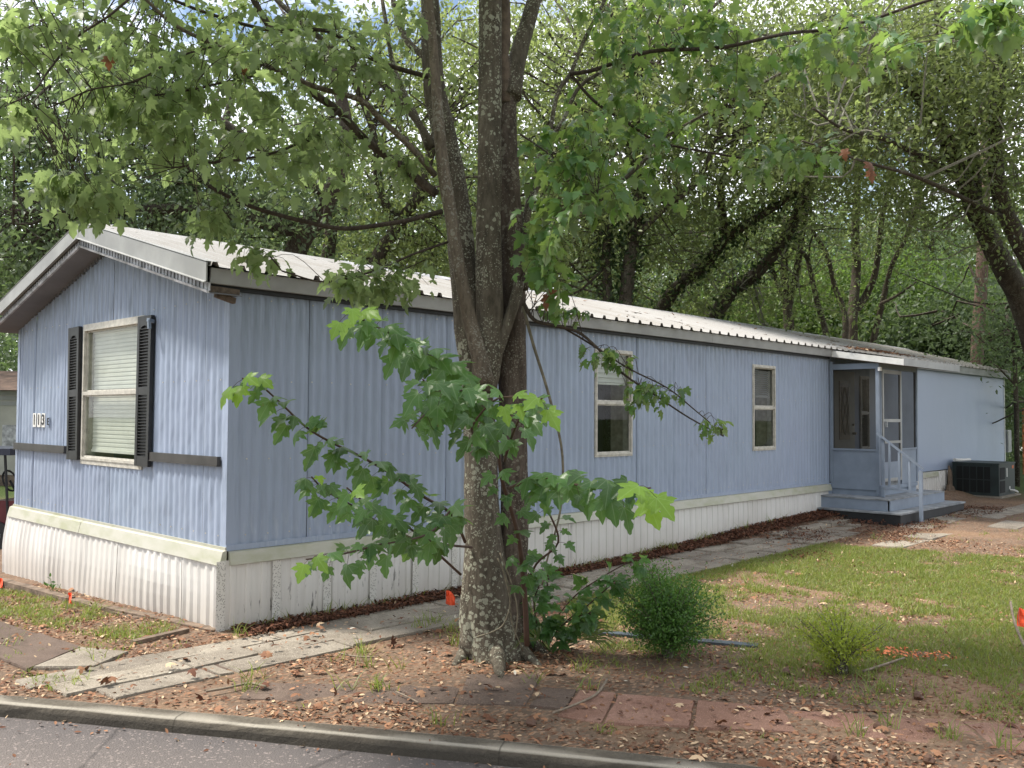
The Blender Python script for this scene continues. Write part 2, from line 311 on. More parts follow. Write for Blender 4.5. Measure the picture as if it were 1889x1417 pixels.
M = dict(paint=m_paint(), smooth=m_smooth_paint(), skirt=m_skirt(), perf=m_perf(), cream=m_cream(), roof=m_roof(), ground=m_ground(), asphalt=m_asphalt(), glass=m_glass(), screen=m_screen(),
    fascia=plain('grey_fascia_metal', (.30, .302, .295), .45, 0, .2, 3), soffit=plain('dark_grey_soffit', (.15, .15, .158), .6, 0, .25, 2), grime=plain('grimy_white_metal', (.42, .42, .44), .5, 0, .55, 9),
    shutter=plain('dark_shutter_plastic', (.028, .028, .030), .45, 0, .3, 8), belt=plain('charcoal_belt_strip', (.055, .052, .05), .5, 0, .35, 5), frame=plain('weathered_window_aluminium', (.50, .475, .42), .45, 0, .25, 18),
    blind=plain('cream_blind_slat', (.86, .84, .76), .5, 0, .08, 5), blind3=plain('dark_blind_slat', (.16, .16, .155)), blind2=plain('grey_blind_slat', (.62, .62, .58), .5, 0, .1, 5), jamb=plain('taupe_jamb', (.42, .38, .31), .6, 0, .3, 12), wood=plain('rotted_wood', (.16, .12, .09), .9, 0, .5, 14, .01),
    step=plain('worn_blue_grey_paint', (.21, .25, .31), .65, 0, .12, 5), stept=plain('dirty_grey_tread', (.26, .275, .29), .85, 0, .4, 6), black=plain('black_rubber', (.02, .021, .023), .6, 0, .3, 8), white=plain('white_paint', (.72, .71, .68), .5, 0, .12, 6),
    door=plain('ivory_door_paint', (.40, .385, .33), .5, 0, .1, 4), doorglass=plain('amber_door_glass', (.22, .15, .08), .35, 0, .5, 16), floor=plain('dim_interior_floor', (.12, .10, .08), .8), dark=plain('dark_green_cabinet', (.022, .033, .032), .5, 0, .25, 5),
    darkmesh=plain('black_coil_grille', (.006, .007, .007), .8), orange=plain('orange_flag_vinyl', (.85, .10, .03), .5, 0, .15, 20), oldwood=plain('weathered_timber_edging', (.20, .145, .105), .9, 0, .5, 11, .012),
    steel=plain('galvanised_grey', (.32, .33, .34), .4, .3, .2, 6), slate=plain('blue_grey_plank_paint', (.055, .07, .085), .7, 0, .35, 6), purple=plain('purple_sticker', (.06, .03, .28), .4, 0, .1), amber=plain('orange_print', (.75, .32, .05), .4, 0, .1),
    kerb=m_kerb(), slab=m_conc('old_concrete_slab', (.19, .162, .128), (.40, .355, .29), (.12, .10, .085)), redslab=m_conc('reddish_slab', (.20, .105, .075), (.31, .185, .14), (.15, .09, .066)), darkslab=m_conc('dark_soiled_slab', (.10, .072, .058), (.17, .125, .10)),
    rust=plain('rusty_roof', (.14, .09, .065), .9, 0, .5, 4), tan=plain('tan_siding', (.36, .35, .31), .6, 0, .15, 2), navy=plain('navy_cart_roof', (.03, .035, .06), .4), maroon=plain('maroon_cart_body', (.10, .02, .025), .3), seat=plain('brown_cart_seat', (.10, .05, .03), .6),
    litter=None, twig=plain('dead_twig_bark', (.22, .175, .13), .9, 0, .4, 30), paleleaf=plain('bleached_dead_leaf', (.55, .50, .42), .8, 0, .3, 40), spray=plain('orange_marking_paint', (.72, .22, .09), .8, 0, .5, 14), vine=plain('grey_vine_bark', (.15, .13, .09), .8, 0, .4, 30))
def m_island(name, a, b, rough=.85, c=None):
    g = G(name); rnd = g.n('ShaderNodeNewGeometry').outputs['Random Per Island']; col = g.mix(rnd, a, b)
    if c: col = g.mix(g.ramp(g.math('FRACT', g.math('MULTIPLY', rnd, 7.3)), .80, .86), col, c)
    return g.bsdf(col, rough, 0, .25)
M['litter'] = m_island('fallen_leaf', (.085, .032, .018), (.30, .155, .085), .8, (.46, .33, .21))
M['mulch'] = m_island('mulch_chip', (.035, .016, .010), (.16, .065, .035))
M['grass'] = m_leaf('grass_blade', (.145, .195, .036), (.18, .22, .08), (.36, .46, .08), .55, .5, .38, False, (.17, .215, .045))
M['maple'] = m_leaf('maple_leaf', (.055, .14, .042), (.19, .24, .13), (.30, .46, .09), .35, .38, .42)
M['herol'] = m_leaf('large_maple_leaf', (.045, .130, .040), (.17, .24, .12), (.26, .44, .08), .4, .34, .38, True)
M['maplenew'] = m_leaf('new_maple_leaf', (.17, .33, .04), (.22, .36, .10), (.42, .62, .08), .2, .38, .45, True)
M['mapleup'] = m_leaf('canopy_maple_leaf', (.085, .145, .055), (.18, .235, .12), (.40, .53, .19), .45, .42, .52)
M['oak'] = m_leaf('oak_leaf', (.10, .14, .055), (.17, .20, .11), (.34, .43, .13), .5, .42, .45)
M['oakdark'] = m_leaf('dark_oak_leaf', (.07, .115, .062), (.14, .175, .11), (.20, .30, .10), .5, .48, .38)
M['bamboo'] = m_leaf('thicket_leaf', (.06, .12, .028), (.11, .16, .05), (.20, .32, .06), .55, .45, .4)
M['ivy'] = m_leaf('ivy_leaf', (.022, .05, .015), (.05, .08, .03), (.07, .13, .025), .4, .4, .25)
M['holly'] = m_leaf('shrub_leaf', (.045, .125, .022), (.08, .16, .04), (.18, .38, .05), .5, .45, .3)
M['yellow'] = m_leaf('yellow_shrub_leaf', (.21, .29, .03), (.25, .30, .05), (.55, .66, .07), .4, .45, .35)
M['palm'] = m_leaf('palmetto_blade', (.12, .17, .06), (.16, .2, .09), (.2, .28, .07), .3, .45, .3)
M['dead'] = m_leaf('dead_hanging_leaf', (.16, .07, .035), (.20, .11, .07), (.3, .12, .05), .3, .5, .35)
M['bark'] = m_bark('maple_bark', (.075, .062, .046), (.175, .15, .115), (.40, .40, .31), .9)
M['barkred'] = m_bark('reddish_maple_bark', (.06, .044, .034), (.155, .125, .10), (.34, .33, .26), .5)
M['barklight'] = m_bark('pale_maple_bark', (.13, .105, .08), (.22, .18, .14), (.42, .42, .36), .5)
M['barktwig'] = m_bark('twig_bark', (.05, .038, .03), (.10, .078, .06))
M['oakbark'] = m_bark('oak_bark', (.042, .033, .025), (.10, .08, .06), (.26, .27, .2), .4, .6)
M['pinebark'] = m_bark('pine_bark', (.14, .09, .07), (.26, .19, .155), None, 0, .7)
M['redstem'] = plain('red_sapling_bark', (.07, .038, .026), .6, 0, .2, 20)
M['lichentwig'] = m_bark('lichen_covered_twig', (.16, .15, .12), (.30, .29, .23))
# ================= SETTING =================
def axis_pts(lo, hi, step, far):
    a = list(np.arange(lo, hi+1e-6, step)); d = step; v = hi
    while v < far: d *= 1.35; v += d; a.append(v)
    d = step; v = lo
    while v > -far: d *= 1.35; v -= d; a.insert(0, v)
    return np.array(a)
gx = axis_pts(-4.5, 13, .085, 420); gy = axis_pts(-8.5, 7, .085, 420)
X, Y = np.meshgrid(gx, gy, indexing='ij'); Z = ground(X, Y)
nx, ny = X.shape; idx = np.arange(nx*ny).reshape(nx, ny)
Fq = np.stack([idx[:-1, :-1], idx[1:, :-1], idx[1:, 1:], idx[:-1, 1:]], -1).reshape(-1, 4)
o = obj('ground', np_mesh('ground', np.stack([X, Y, Z], -1).reshape(-1, 3), Fq, M['ground'], True), kind='structure')
# kerb and road follow the curved kerb line
ky = np.concatenate([np.linspace(-40, -8, 12), np.arange(-7.8, 3, .12), np.linspace(3.2, 30, 16)]); kx = kerb_x(ky)
ker = np.ones(9)/9; kx2 = kx.copy(); kx2[12:-16] = np.convolve(np.pad(kx, 4, 'edge'), ker, 'valid')[12:-16]; kx = kx2
tx = np.gradient(kx, ky); nxn = np.stack([1/np.sqrt(1+tx**2), -tx/np.sqrt(1+tx**2)], -1)   # towards the home
prof = [(-.03, -.19), (-.02, -.07), (-.014, -.02), (0, 0.008), (.018, .019), (.10, .022), (.125, .014), (.145, -.06)]
V = []; n = len(prof)
for i in range(len(ky)):
    j = .006*(vnoise(i*.9, 3.3)-.5)
    for k, (a, b) in enumerate(prof):
        e = .012*(vnoise(i*2.1+k, 7)-.5) if k in (2, 3) else 0
        V.append((kx[i]+nxn[i, 0]*(a+e), ky[i]+nxn[i, 1]*(a+e), b+j))
Fc = [(i*n+k, i*n+k+1, (i+1)*n+k+1, (i+1)*n+k) for i in range(len(ky)-1) for k in range(n-1)]
obj('kerb', np_mesh('kerb', V, [f[::-1] for f in Fc], M['kerb'], False), kind='structure')
V = []; Fc = []
for i in range(len(ky)):
    for k, a in enumerate((0.0, -.5, -1.2, -2.5, -4.5, -7)):
        V.append((kx[i]+.866*a, ky[i]+.5*a, -.058+.006*(vnoise(i*.3, k)-.5)+.03*smooth(0, -2.5, a)))
Fc = [(i*6+k, (i+1)*6+k, (i+1)*6+k+1, i*6+k+1) for i in range(len(ky)-1) for k in range(5)]
obj('road', np_mesh('road', V, Fc, M['asphalt'], True), kind='structure')

# ---- paving slabs -------------------------------------------------------------------------------------
def slab_mesh(poly, h, lift=.0, tiltv=(0, 0)):
    P = np.array([p[:2] for p in poly]); c = P.mean(0); b = MB(); top = []; bot = []
    Q = []
    for i in range(len(P)):                                      # slightly chipped edges
        a, d = P[i], P[(i+1) % len(P)]
        for t in (0, .35, .7): Q.append(a+(d-a)*t+(rng.random(2)-.5)*.012)
    Q = np.array(Q); zz = float(np.mean(ground(P[:, 0], P[:, 1])))*.5+.5*float(ground(c[0], c[1]))
    for q in Q: 
        z = zz+h+lift+(q-c)@np.array(tiltv)
        top.append(((q[0]-c[0])*.985+c[0], (q[1]-c[1])*.985+c[1], z)); bot.append((q[0], q[1], z-.012))
    low = [(q[0], q[1], zz-.06) for q in Q]; n = len(Q)
    vs = top+bot+low; fs = [tuple(range(n))]+[(i, n+i, n+(i+1) % n, (i+1) % n) for i in range(n)]+[(n+i, 2*n+i, 2*n+(i+1) % n, n+(i+1) % n) for i in range(n)]
    ar = sum(P[i][0]*P[(i+1) % len(P)][1]-P[(i+1) % len(P)][0]*P[i][1] for i in range(len(P)))
    if ar < 0: fs = [f[::-1] for f in fs]
    b.add(vs, fs); return b, (c[0], c[1], zz)
def slab(parent, poly, mat, h=.03, lift=0., tilt=(0, 0)):
    b, c = slab_mesh(poly, h, lift, tilt); V = np.array(b.v)-np.array(c)
    return obj('slab', np_mesh('slab', V, b.f, mat), parent, tuple(np.array(c)-wloc(parent)))
walk = empty('walkway', (0, -.7, 0), kind='structure')
def row(y0, y1, x0, x1, L, mat, hs=.03, skip=0.):
    hs *= .45
    x = x0
    while x < x1:
        l = L*(.8+.4*random.random()); a = x; b = min(x1, x+l)-.012; x += l
        if random.random() < skip: continue
        j = lambda: (random.random()-.5)*.025
        slab(walk, [(a, y0+j()), (b, y0+j()), (b, y1+j()), (a, y1+j())], mat, hs+random.random()*.012, 0, ((random.random()-.5)*.03, (random.random()-.5)*.04))
row(-.62, -.37, .15, 12.0, .85, M['slab']); row(-.90, -.635, -.2, 9.9, .8, M['slab']); row(-1.17, -.915, -.55, 9.2, .9, M['slab'])
row(-.60, -.36, -1.62, .14, .8, M['slab'], .02); row(-.88, -.62, -1.52, -.22, .75, M['slab'], .02); row(-1.15, -.9, -1.34, -.57, .7, M['slab'], .015)
# side path that leads off to the left, parallel with the kerb
px = [((-20, 1150), (70, 1172), (-30, 1205), (-140, 1180)), ((72, 1174), (150, 1196), (50, 1238), (-28, 1208)), ((150, 1198), (235, 1206), (172, 1236), (60, 1236))]
for k, q in enumerate(px): slab(walk, [on_ground(*c) for c in q], M['darkslab'] if k < 2 else M['slab'], .02)
# wide pad in front of the porch, half buried
for yy in (-2.15, -1.75, -3.3, -2.7):
    row(yy, yy+.4, 8.2 if yy > -2.6 else 9.0, 15.5, 1.1, M['slab'], .004, .45)
front = empty('slab_path', (.8, -3, 0), kind='structure')
px = [((862, 1247), (998, 1250), (970, 1304), (842, 1300)), ((1003, 1270), (1065, 1276), (1040, 1312), (978, 1306)), ((1072, 1277), (1138, 1284), (1108, 1336), (1030, 1322)),
      ((1142, 1284), (1282, 1295), (1272, 1345), (1114, 1336)), ((1288, 1296), (1440, 1308), (1470, 1352), (1277, 1347)), ((1446, 1309), (1600, 1320), (1640, 1365), (1476, 1354)),
      ((1606, 1322), (1770, 1330), (1830, 1380), (1646, 1366)), ((1776, 1333), (1930, 1340), (1990, 1392), (1838, 1381)), ((700, 1262), (858, 1247), (836, 1300), (640, 1296)), ((470, 1262), (690, 1262), (630, 1296), (440, 1290)), ((280, 1255), (420, 1215), (440, 1226), (330, 1268))]
for k, q in enumerate(px):
    q = [on_ground(*c) for c in q]; slab(front, q, M['redslab'] if 1 < k < 8 else M['darkslab'], .012 if k < 5 else .002, 0, ((random.random()-.5)*.04, (random.random()-.5)*.05))

# ================= MOBILE HOME =================
Lh, Wd, ZB, ZT, RZ = 20.45, 4.73, .62, 2.68, 3.46
home = empty('mobile_home', (0, 0, 0), 'long blue corrugated metal mobile home with white ribbed roof and white skirting', 'mobile home')
def corr(name, o, a, nrm, t0, t1, zb, zt, mat, holes=(), pitch=.1, dep=.016, parent=home, wave='sin', bulge=0, label=None):
    """corrugated sheet: o origin, a along, nrm outward; zb, zt functions of t"""
    o = np.array(o, float); a = np.array(a, float); nrm = np.array(nrm, float); b = MB()
    if not callable(zb): zb = (lambda v: (lambda t: v))(zb)
    if not callable(zt): zt = (lambda v: (lambda t: v))(zt)
    ts = set([round(t0, 4), round(t1, 4)]+[round(min(t1, max(t0, h)), 4) for hh in holes for h in hh[:2]])
    if wave == 'sin': ts |= {round(t, 4) for t in np.arange(math.ceil(t0/pitch*6)*pitch/6, t1, pitch/6) if t > t0}
    elif wave == 'flat': ts |= {round(t, 4) for t in np.linspace(t0, t1, 5)}
    elif wave == 'rib':
        for k in range(int(t0/pitch)-1, int(t1/pitch)+2):
            for f in (0, .04, .10, .40, .46): 
                t = (k+f)*pitch
                if t0 < t < t1: ts.add(round(t, 4))
    ts = sorted(ts)
    def off(t, z):
        ph = (t/pitch) % 1
        if wave == 'sin': d = dep*(.5-.5*math.cos(2*math.pi*ph))**.8
        elif wave == 'rib': d = dep*(np.interp(ph, [0, .04, .10, .40, .46, 1], [0, 0, 1, 1, 0, 0]))
        else: d = 0
        e = min(t-t0, t1-t); d *= min(1, max(0, e/.012)) if wave == 'sin' else 1
        if bulge: d += bulge*math.sin(math.pi*min(1, max(0, (z-zb(t))/(zt(t)-zb(t)))))*float(vnoise(t*2.3, 5)) 
        return d
    zs_n = 5 if bulge else 2
    cols = {}
    def strip(i, z0f, z1f):
        ta, tb = ts[i], ts[i+1]; idx = []
        for t in (ta, tb):
            z0, z1 = z0f(t), z1f(t)
            for z in np.linspace(z0, z1, zs_n):
                key = (t, round(z, 4))
                if key not in cols: cols[key] = len(b.v); b.v.append(tuple(o+a*t+np.array([0, 0, z])+nrm*off(t, z)))
                idx.append(cols[key])
        for k in range(zs_n-1):
            b.f.append((idx[k], idx[zs_n+k], idx[zs_n+k+1], idx[k+1])); b.m.append(0)
    for i in range(len(ts)-1):
        m = (ts[i]+ts[i+1])/2; hh = [h for h in holes if h[0] < m < h[1]]
        if hh:
            h = hh[0]
            if h[2] > zb(m): strip(i, zb, lambda t: h[2])
            if h[3] < zt(m): strip(i, lambda t: h[3], zt)
        else: strip(i, zb, zt)
    if np.dot(np.cross(a, (0, 0, 1)), nrm) < 0: b.f = [f[::-1] for f in b.f]
    return b.build(name, mat, parent, wave == 'sin', label=label)
roofz = lambda y: RZ-.20-abs(y-Wd/2)*(RZ-.20-ZT)/(Wd/2)
GW = (1.52, 2.84, 1.22, 2.52)                                     # gable window y0 y1 z0 z1
segs = [0, .39, 1.67, 2.20, 3.34, 4.22, 4.62, Wd]
for i in range(len(segs)-1):
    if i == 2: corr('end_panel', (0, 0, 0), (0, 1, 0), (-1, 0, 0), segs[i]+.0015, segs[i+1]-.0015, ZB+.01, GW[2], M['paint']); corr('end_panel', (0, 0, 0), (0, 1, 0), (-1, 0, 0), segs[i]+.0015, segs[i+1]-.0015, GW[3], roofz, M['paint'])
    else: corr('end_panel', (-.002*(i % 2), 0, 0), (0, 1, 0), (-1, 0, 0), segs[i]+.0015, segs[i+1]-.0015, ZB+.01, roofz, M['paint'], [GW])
LW = [(4.60, 5.30, 1.23, 2.45), (8.24, 8.90, 1.22, 2.43)]
xs = [0, .73, 1.51, 2.30, 3.09, 3.88, 4.60, 5.42, 6.21, 7.0, 7.79, 8.58, 9.37, 10.16, 10.75]
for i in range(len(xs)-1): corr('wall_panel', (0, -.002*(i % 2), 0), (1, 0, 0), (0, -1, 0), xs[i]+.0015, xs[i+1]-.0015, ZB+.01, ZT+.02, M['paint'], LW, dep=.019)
corr('wall_panel', (0, 0, 0), (1, 0, 0), (0, -1, 0), 10.754, 12.42, ZB+.01, ZT+.02, M['paint'], [(12.0, 12.36, 1.15, 2.4)], wave='flat')
xs = [12.424, 13.64, 14.86, 16.08, 17.3, 18.52, 19.74, Lh]
for i in range(len(xs)-1): corr('smooth_panel', (0, 0, 0), (1, 0, 0), (0, -1, 0), xs[i]+.0003, xs[i+1]-.0003, ZB+.01, ZT+.02, M['smooth'], wave='flat')
b = MB(); b.add([(Lh, 0, ZB), (Lh, Wd, ZB), (Lh, Wd, ZT), (Lh, Wd/2, RZ-.2), (Lh, 0, ZT)], [(0, 1, 2, 3, 4)]); b.build('far_end_wall', M['paint'], home)
b = MB(); b.add([(0, Wd, ZB), (Lh, Wd, ZB), (Lh, Wd, ZT), (0, Wd, ZT)], [(0, 3, 2, 1)]); b.build('rear_wall', M['paint'], home)
b = MB(); b.add([(.01, .01, ZB+.02), (Lh-.01, .01, ZB+.02), (Lh-.01, Wd-.01, ZB+.02), (.01, Wd-.01, ZB+.02)], [(0, 1, 2, 3)])
b.add([(.02, .02, ZT), (Lh-.02, .02, ZT), (Lh-.02, Wd-.02, ZT), (.02, Wd-.02, ZT)], [(0, 1, 2, 3)]); b.build('floor', M['floor'], home)
for (x, y, s1, s2) in ((0, 0, -1, -1), (0, Wd, -1, 1)):
    b = MB(); b.box(x-.018, x+.05, y-.018*1 if s2 < 0 else y-.05, y+.05 if s2 < 0 else y+.018, ZB, ZT+(.02 if s2 < 0 else 0)); b.build('corner_trim', M['paint'], home)
b = MB(); b.box(Lh-.03, Lh+.01, -.015, .02, ZB, ZT); b.build('corner_trim', M['white'], home)
# starter flashing and cream belt above the skirting
b = MB(); b.box(-.03, -.018, -.03, Wd+.02, ZB-.005, ZB+.02); b.build('drip_flashing', M['cream'], home)
b = MB(); b.box(-.019, 10.72, -.028, -.0185, ZB-.01, ZB+.035); b.build('drip_flashing', M['paint'], home)
for a, c in ((-.04, 2.72), (2.73, Wd+.05)):
    b = MB(); b.prism([(-.02, a, ZB), (-.055, a, ZB-.012), (-.082, a, ZB-.115), (-.07, a, ZB-.12), (-.02, a, ZB-.11)], (0, c-a, 0)); b.build('skirting_trim', M['cream'], home)
xx = -.0
for c in (3.05, 6.1, 9.1, 10.73):
    b = MB(); b.prism([(xx, -.02, ZB-.012), (xx, -.05, ZB-.02), (xx, -.075, ZB-.115), (xx, -.065, ZB-.12), (xx, -.02, ZB-.11)], (c-.006-xx, 0, 0)); b.build('skirting_trim', M['cream'], home); xx = c
b = MB(); b.prism([(13.2, -.02, ZB), (13.2, -.06, ZB-.01), (13.2, -.075, ZB-.10), (13.2, -.02, ZB-.11)], (2.5, 0, 0)); b.build('skirting_trim', M['cream'], home)
# skirting: gable end flared irregular sheets, long side vinyl with perforated strips
y = -.0; k = 0
while y < Wd+.05:
    w = random.choice((.5, .62, .8)); y1 = min(Wd+.06, y+w); bm = MB(); ts = np.arange(y-.04, y1+.012, .03); ts[-1] = y1+.012
    for t in ts:
        g0 = float(terr(-.1, t))-.03; ph = (t/.125) % 1; d = .012*(1 if .35 < ph < .8 else 0)*(.4+1.1*float(vnoise(t*3.1, 1.7))); bl = .03*float(fbm(t*2.3, 3.1)); lean = .018*float(vnoise(t*1.4, 9)-.2)
        for j, q in enumerate(np.linspace(0, 1, 7)):
            z = g0+(ZB-.09-g0)*q; sh = .09*float(vnoise(t*.9, 3+j*.3)-.5)*math.sin(math.pi*q)
            bm.v.append((-.055-.004*(k % 2)-d-.035*(1-q)*(t/Wd)-bl*math.sin(math.pi*q)**1.0-lean*(1-q), t+sh*.6, z))
    m = len(ts); bm.f = [(i*7+j, i*7+j+1, (i+1)*7+j+1, (i+1)*7+j) for i in range(m-1) for j in range(6)]; bm.m = [0]*len(bm.f)
    bm.build('end_skirting_sheet', M['skirt'], home); y = y1; k += 1
x = -.115; k = 0
while x < 10.55:
    if x > 3.2: k = 1
    pw = (.08, .41)[k % 2] if x > .02 or k == 0 else .41
    x1 = min(10.6, x+pw); g0 = lambda t: float(terr(t, -.05))-.04
    if k % 2 == 0: corr('perforated_strip', (0, -.058, 0), (1, 0, 0), (0, -1, 0), x+.002, x1-.002, g0, ZB-.08, M['perf'], wave='flat')
    else: corr('skirting_sheet', (0, -.04+.0015*(int(x*7) % 2), 0), (1, 0, 0), (0, -1, 0), x-.03, x1+.03, g0, ZB-.08, M['skirt'], wave='rib', pitch=.136, dep=.009, bulge=.008)
    x = x1; k += 1
corr('skirting_sheet', (0, -.04, 0), (1, 0, 0), (0, -1, 0), 10.61, 12.44, lambda t: float(terr(t, -.05))-.04, ZB+.0, M['paint'], wave='flat')
x = 12.45
while x < Lh: corr('skirting_sheet', (0, -.04, 0), (1, 0, 0), (0, -1, 0), x, min(Lh, x+.8), lambda t: float(terr(t, -.05))-.04, ZB+.0, M['skirt'], wave='rib', pitch=.12, dep=.012); x += .8
b = MB(); b.add([(Lh, 0, 0), (Lh, Wd, 0), (Lh, Wd, ZB), (Lh, 0, ZB)], [(0, 1, 2, 3)]); b.add([(-.02, Wd, -.3), (Lh, Wd, -.1), (Lh, Wd, ZB), (-.02, Wd, ZB)], [(3, 2, 1, 0)]); b.build('rear_skirting', M['skirt'], home)
# roof sheets
X0, EY, EZ = -.27, -.13, 2.80
def roof_sheet(x0, x1, side):
    p = .229; ts = {x0, x1}
    for k in range(int((x0-X0)/p)-1, int((x1-X0)/p)+2):
        for f in (0, .07, .13, .30, .37): 
            t = X0+(k+f)*p
            if x0 < t < x1: ts.add(t)
    ts = sorted(ts); b = MB(); wob = (random.random()-.5)*.01
    for t in ts:
        h = .036*float(np.interp(((t-X0)/p) % 1, [0, .07, .13, .30, .37, 1], [0, 0, 1, 1, 0, 0]))
        for q in (0, .5, 1):
            y = (EY-.02+wob)+(Wd/2-.02-EY)*q; z = EZ+(RZ-EZ)*q+h+.012*math.sin(t*.7+q*2)*q
            b.v.append((t, y if side < 0 else Wd-y, z))
    m = len(ts); b.f = [(i*3+j, (i+1)*3+j, (i+1)*3+j+1, i*3+j+1) for i in range(m-1) for j in range(2)]; b.m = [0]*len(b.f)
    if side > 0: b.f = [f[::-1] for f in b.f]
    b.build('roof_sheet', M['roof'], home)
x = X0
while x < Lh+.15:
    roof_sheet(x, min(Lh+.2, x+.916), -1); roof_sheet(x, min(Lh+.2, x+.916), 1); x += .916
x = X0-.02
while x < Lh+.2:
    x1 = min(Lh+.22, x+3.0); b = MB(); c = Wd/2
    b.add([(x, c-.17, RZ-.012), (x1, c-.17, RZ-.012), (x1, c-.03, RZ+.05), (x, c-.03, RZ+.05), (x, c+.03, RZ+.05), (x1, c+.03, RZ+.05), (x1, c+.17, RZ-.012), (x, c+.17, RZ-.012)], [(0, 1, 2, 3), (3, 2, 5, 4), (4, 5, 6, 7)])
    b.build('ridge_cap', M['grime'] if x > 0 else M['roof'], home); x = x1
# rake trim, ribbed under-strip, soffit
sl = (RZ-EZ)/(Wd/2-EY)
def yz(y): return RZ-abs(y-Wd/2)*sl
for s in (-1, 1):
    e = EY if s < 0 else Wd-EY; c = Wd/2+s*.004
    P = lambda x, y, dz: (x, y, yz(y)+dz)
    b = MB(); b.prism([P(X0-.012, e, .03), P(X0-.012, c, .03), P(X0-.012, c, -.125), P(X0-.012, e, -.125)], (.012, 0, 0)); b.prism([P(X0-.016, e, .035), P(X0-.016, c, .035), P(X0+.09, c, .04), P(X0+.09, e, .04)], (0, 0, .004))
    b.prism([P(X0-.03, e, -.128), P(X0-.03, c, -.128), P(X0, c, -.118), P(X0, e, -.118)], (0, 0, .006)); b.build('rake_trim', M['fascia'], home)
    b = MB(); b.prism([P(X0+.0, e-s*-.0, -.205), P(X0, c, -.205), P(X0-.006, c, -.185), P(X0-.006, e, -.185)], (.02, 0, 0)); b.build('rake_lower_lip', M['grime'], home)
    b = MB(); t = 0; ys = np.arange(min(e, c), max(e, c), .03)
    for i in range(len(ys)-1): b.box(X0+(.010 if i % 2 else .018), X0+.026, ys[i], ys[i+1], yz((ys[i]+ys[i+1])/2)-.19, yz((ys[i]+ys[i+1])/2)-.128)
    b.build('ribbed_vent_strip', M['grime'], home, kind='stuff')
    b = MB(); b.prism([P(X0+.02, e, -.205), P(X0+.02, c, -.205), P(.02, c, -.205), P(.02, e, -.205)], (0, 0, .006)); b.build('soffit', M['soffit'], home)
    b = MB(); 
    for i, yy in enumerate(np.arange(.0, Wd/2, .07)):
        y2 = yy if s < 0 else Wd-yy; b.box(-.03, -.013, y2-.02, y2+.02, roofz(y2)-.045, roofz(y2)+.03)
    b.build('scalloped_edge', M['soffit'] if s > 0 else M['paint'], home, kind='stuff')
x = X0+.04
for x1 in (3.4, 7.0, 10.76):
    b = MB(); b.prism([(x, -.085, EZ-.125), (x, -.10, EZ-.12), (x, -.115, EZ-.005), (x, -.09, EZ+.0)], (x1-.004-x, 0, 0)); b.build('eave_fascia', M['fascia'], home); x = x1
b = MB(); b.prism([(12.6, -.075, EZ-.15), (12.6, -.10, EZ-.145), (12.6, -.115, EZ-.005), (12.6, -.09, EZ)], (Lh+.18-12.6, 0, 0)); b.build('eave_fascia', M['fascia'], home)
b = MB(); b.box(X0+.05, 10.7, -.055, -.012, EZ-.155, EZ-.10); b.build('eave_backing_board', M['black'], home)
b = MB(); b.bar((X0+.03, -.07, EZ-.165), (.03, -.055, EZ-.17), .05, .05); b.bar((-.17, -.075, EZ-.2), (0, -.055, EZ-.235), .04, .045); b.build('rotted_eave_board', M['wood'], home)
# belt strip and numbers
def belt(y0, y1, z=1.305):
    b = MB(); b.box(-.045, -.012, y0, y1, z-.03, z+.035); b.box(-.05, -.012, y0, y1, z-.042, z-.031); b.build('belt_strip', M['belt'], home)
belt(.09, 1.28); belt(3.24, Wd+.01)
def text_mesh(s, size, depth=.002):
    cu = bpy.data.curves.new('t', 'FONT'); cu.body = s; cu.size = size; cu.extrude = depth; cu.align_x = 'CENTER'; cu.align_y = 'CENTER'; cu.offset = size*.018
    o = bpy.data.objects.new('t', cu); sc.collection.objects.link(o); bpy.context.view_layer.update()
    me = bpy.data.meshes.new_from_object(o.evaluated_get(bpy.context.evaluated_depsgraph_get())); bpy.data.objects.remove(o); me.materials.clear(); return me
for ch, yc, w, h, zz in (('1', 4.165, .09, .15, 1.60), ('1', 4.03, .09, .15, 1.60), ('3', 3.90, .09, .15, 1.60), ('E', 3.76, .065, .10, 1.585)):
    yc -= 0
    b = MB(); b.box(-.022, -.014, yc-w/2, yc+w/2, zz-h/2, zz+h/2); pl = b.build('number_plaque', M['white'] if ch != 'E' else M['paint'], home)
    me = text_mesh(ch, h*1.05); me.materials.append(M['black']); t = obj('numeral', me, pl, (-.024, yc, zz), (R(90), 0, R(-90)))
b = MB()
for z in (.72, 1.32, 1.95, 2.60):
    for t in np.arange(.15, 10.7, .2):
        if any(w[0]-.05 < t < w[1]+.05 and w[2]-.05 < z < w[3]+.05 for w in LW): continue
        b.box(t-.005, t+.005, -.024, -.019, z-.005+.004*math.sin(t*9), z+.005+.004*math.sin(t*9))
    for t in np.arange(.1, 4.7, .2):
        if GW[0]-.2 < t < GW[1]+.35: continue
        b.box(-.022, -.017, t-.005, t+.005, z-.005, z+.005)
b.build('siding_nails', M['frame'], home, kind='stuff')
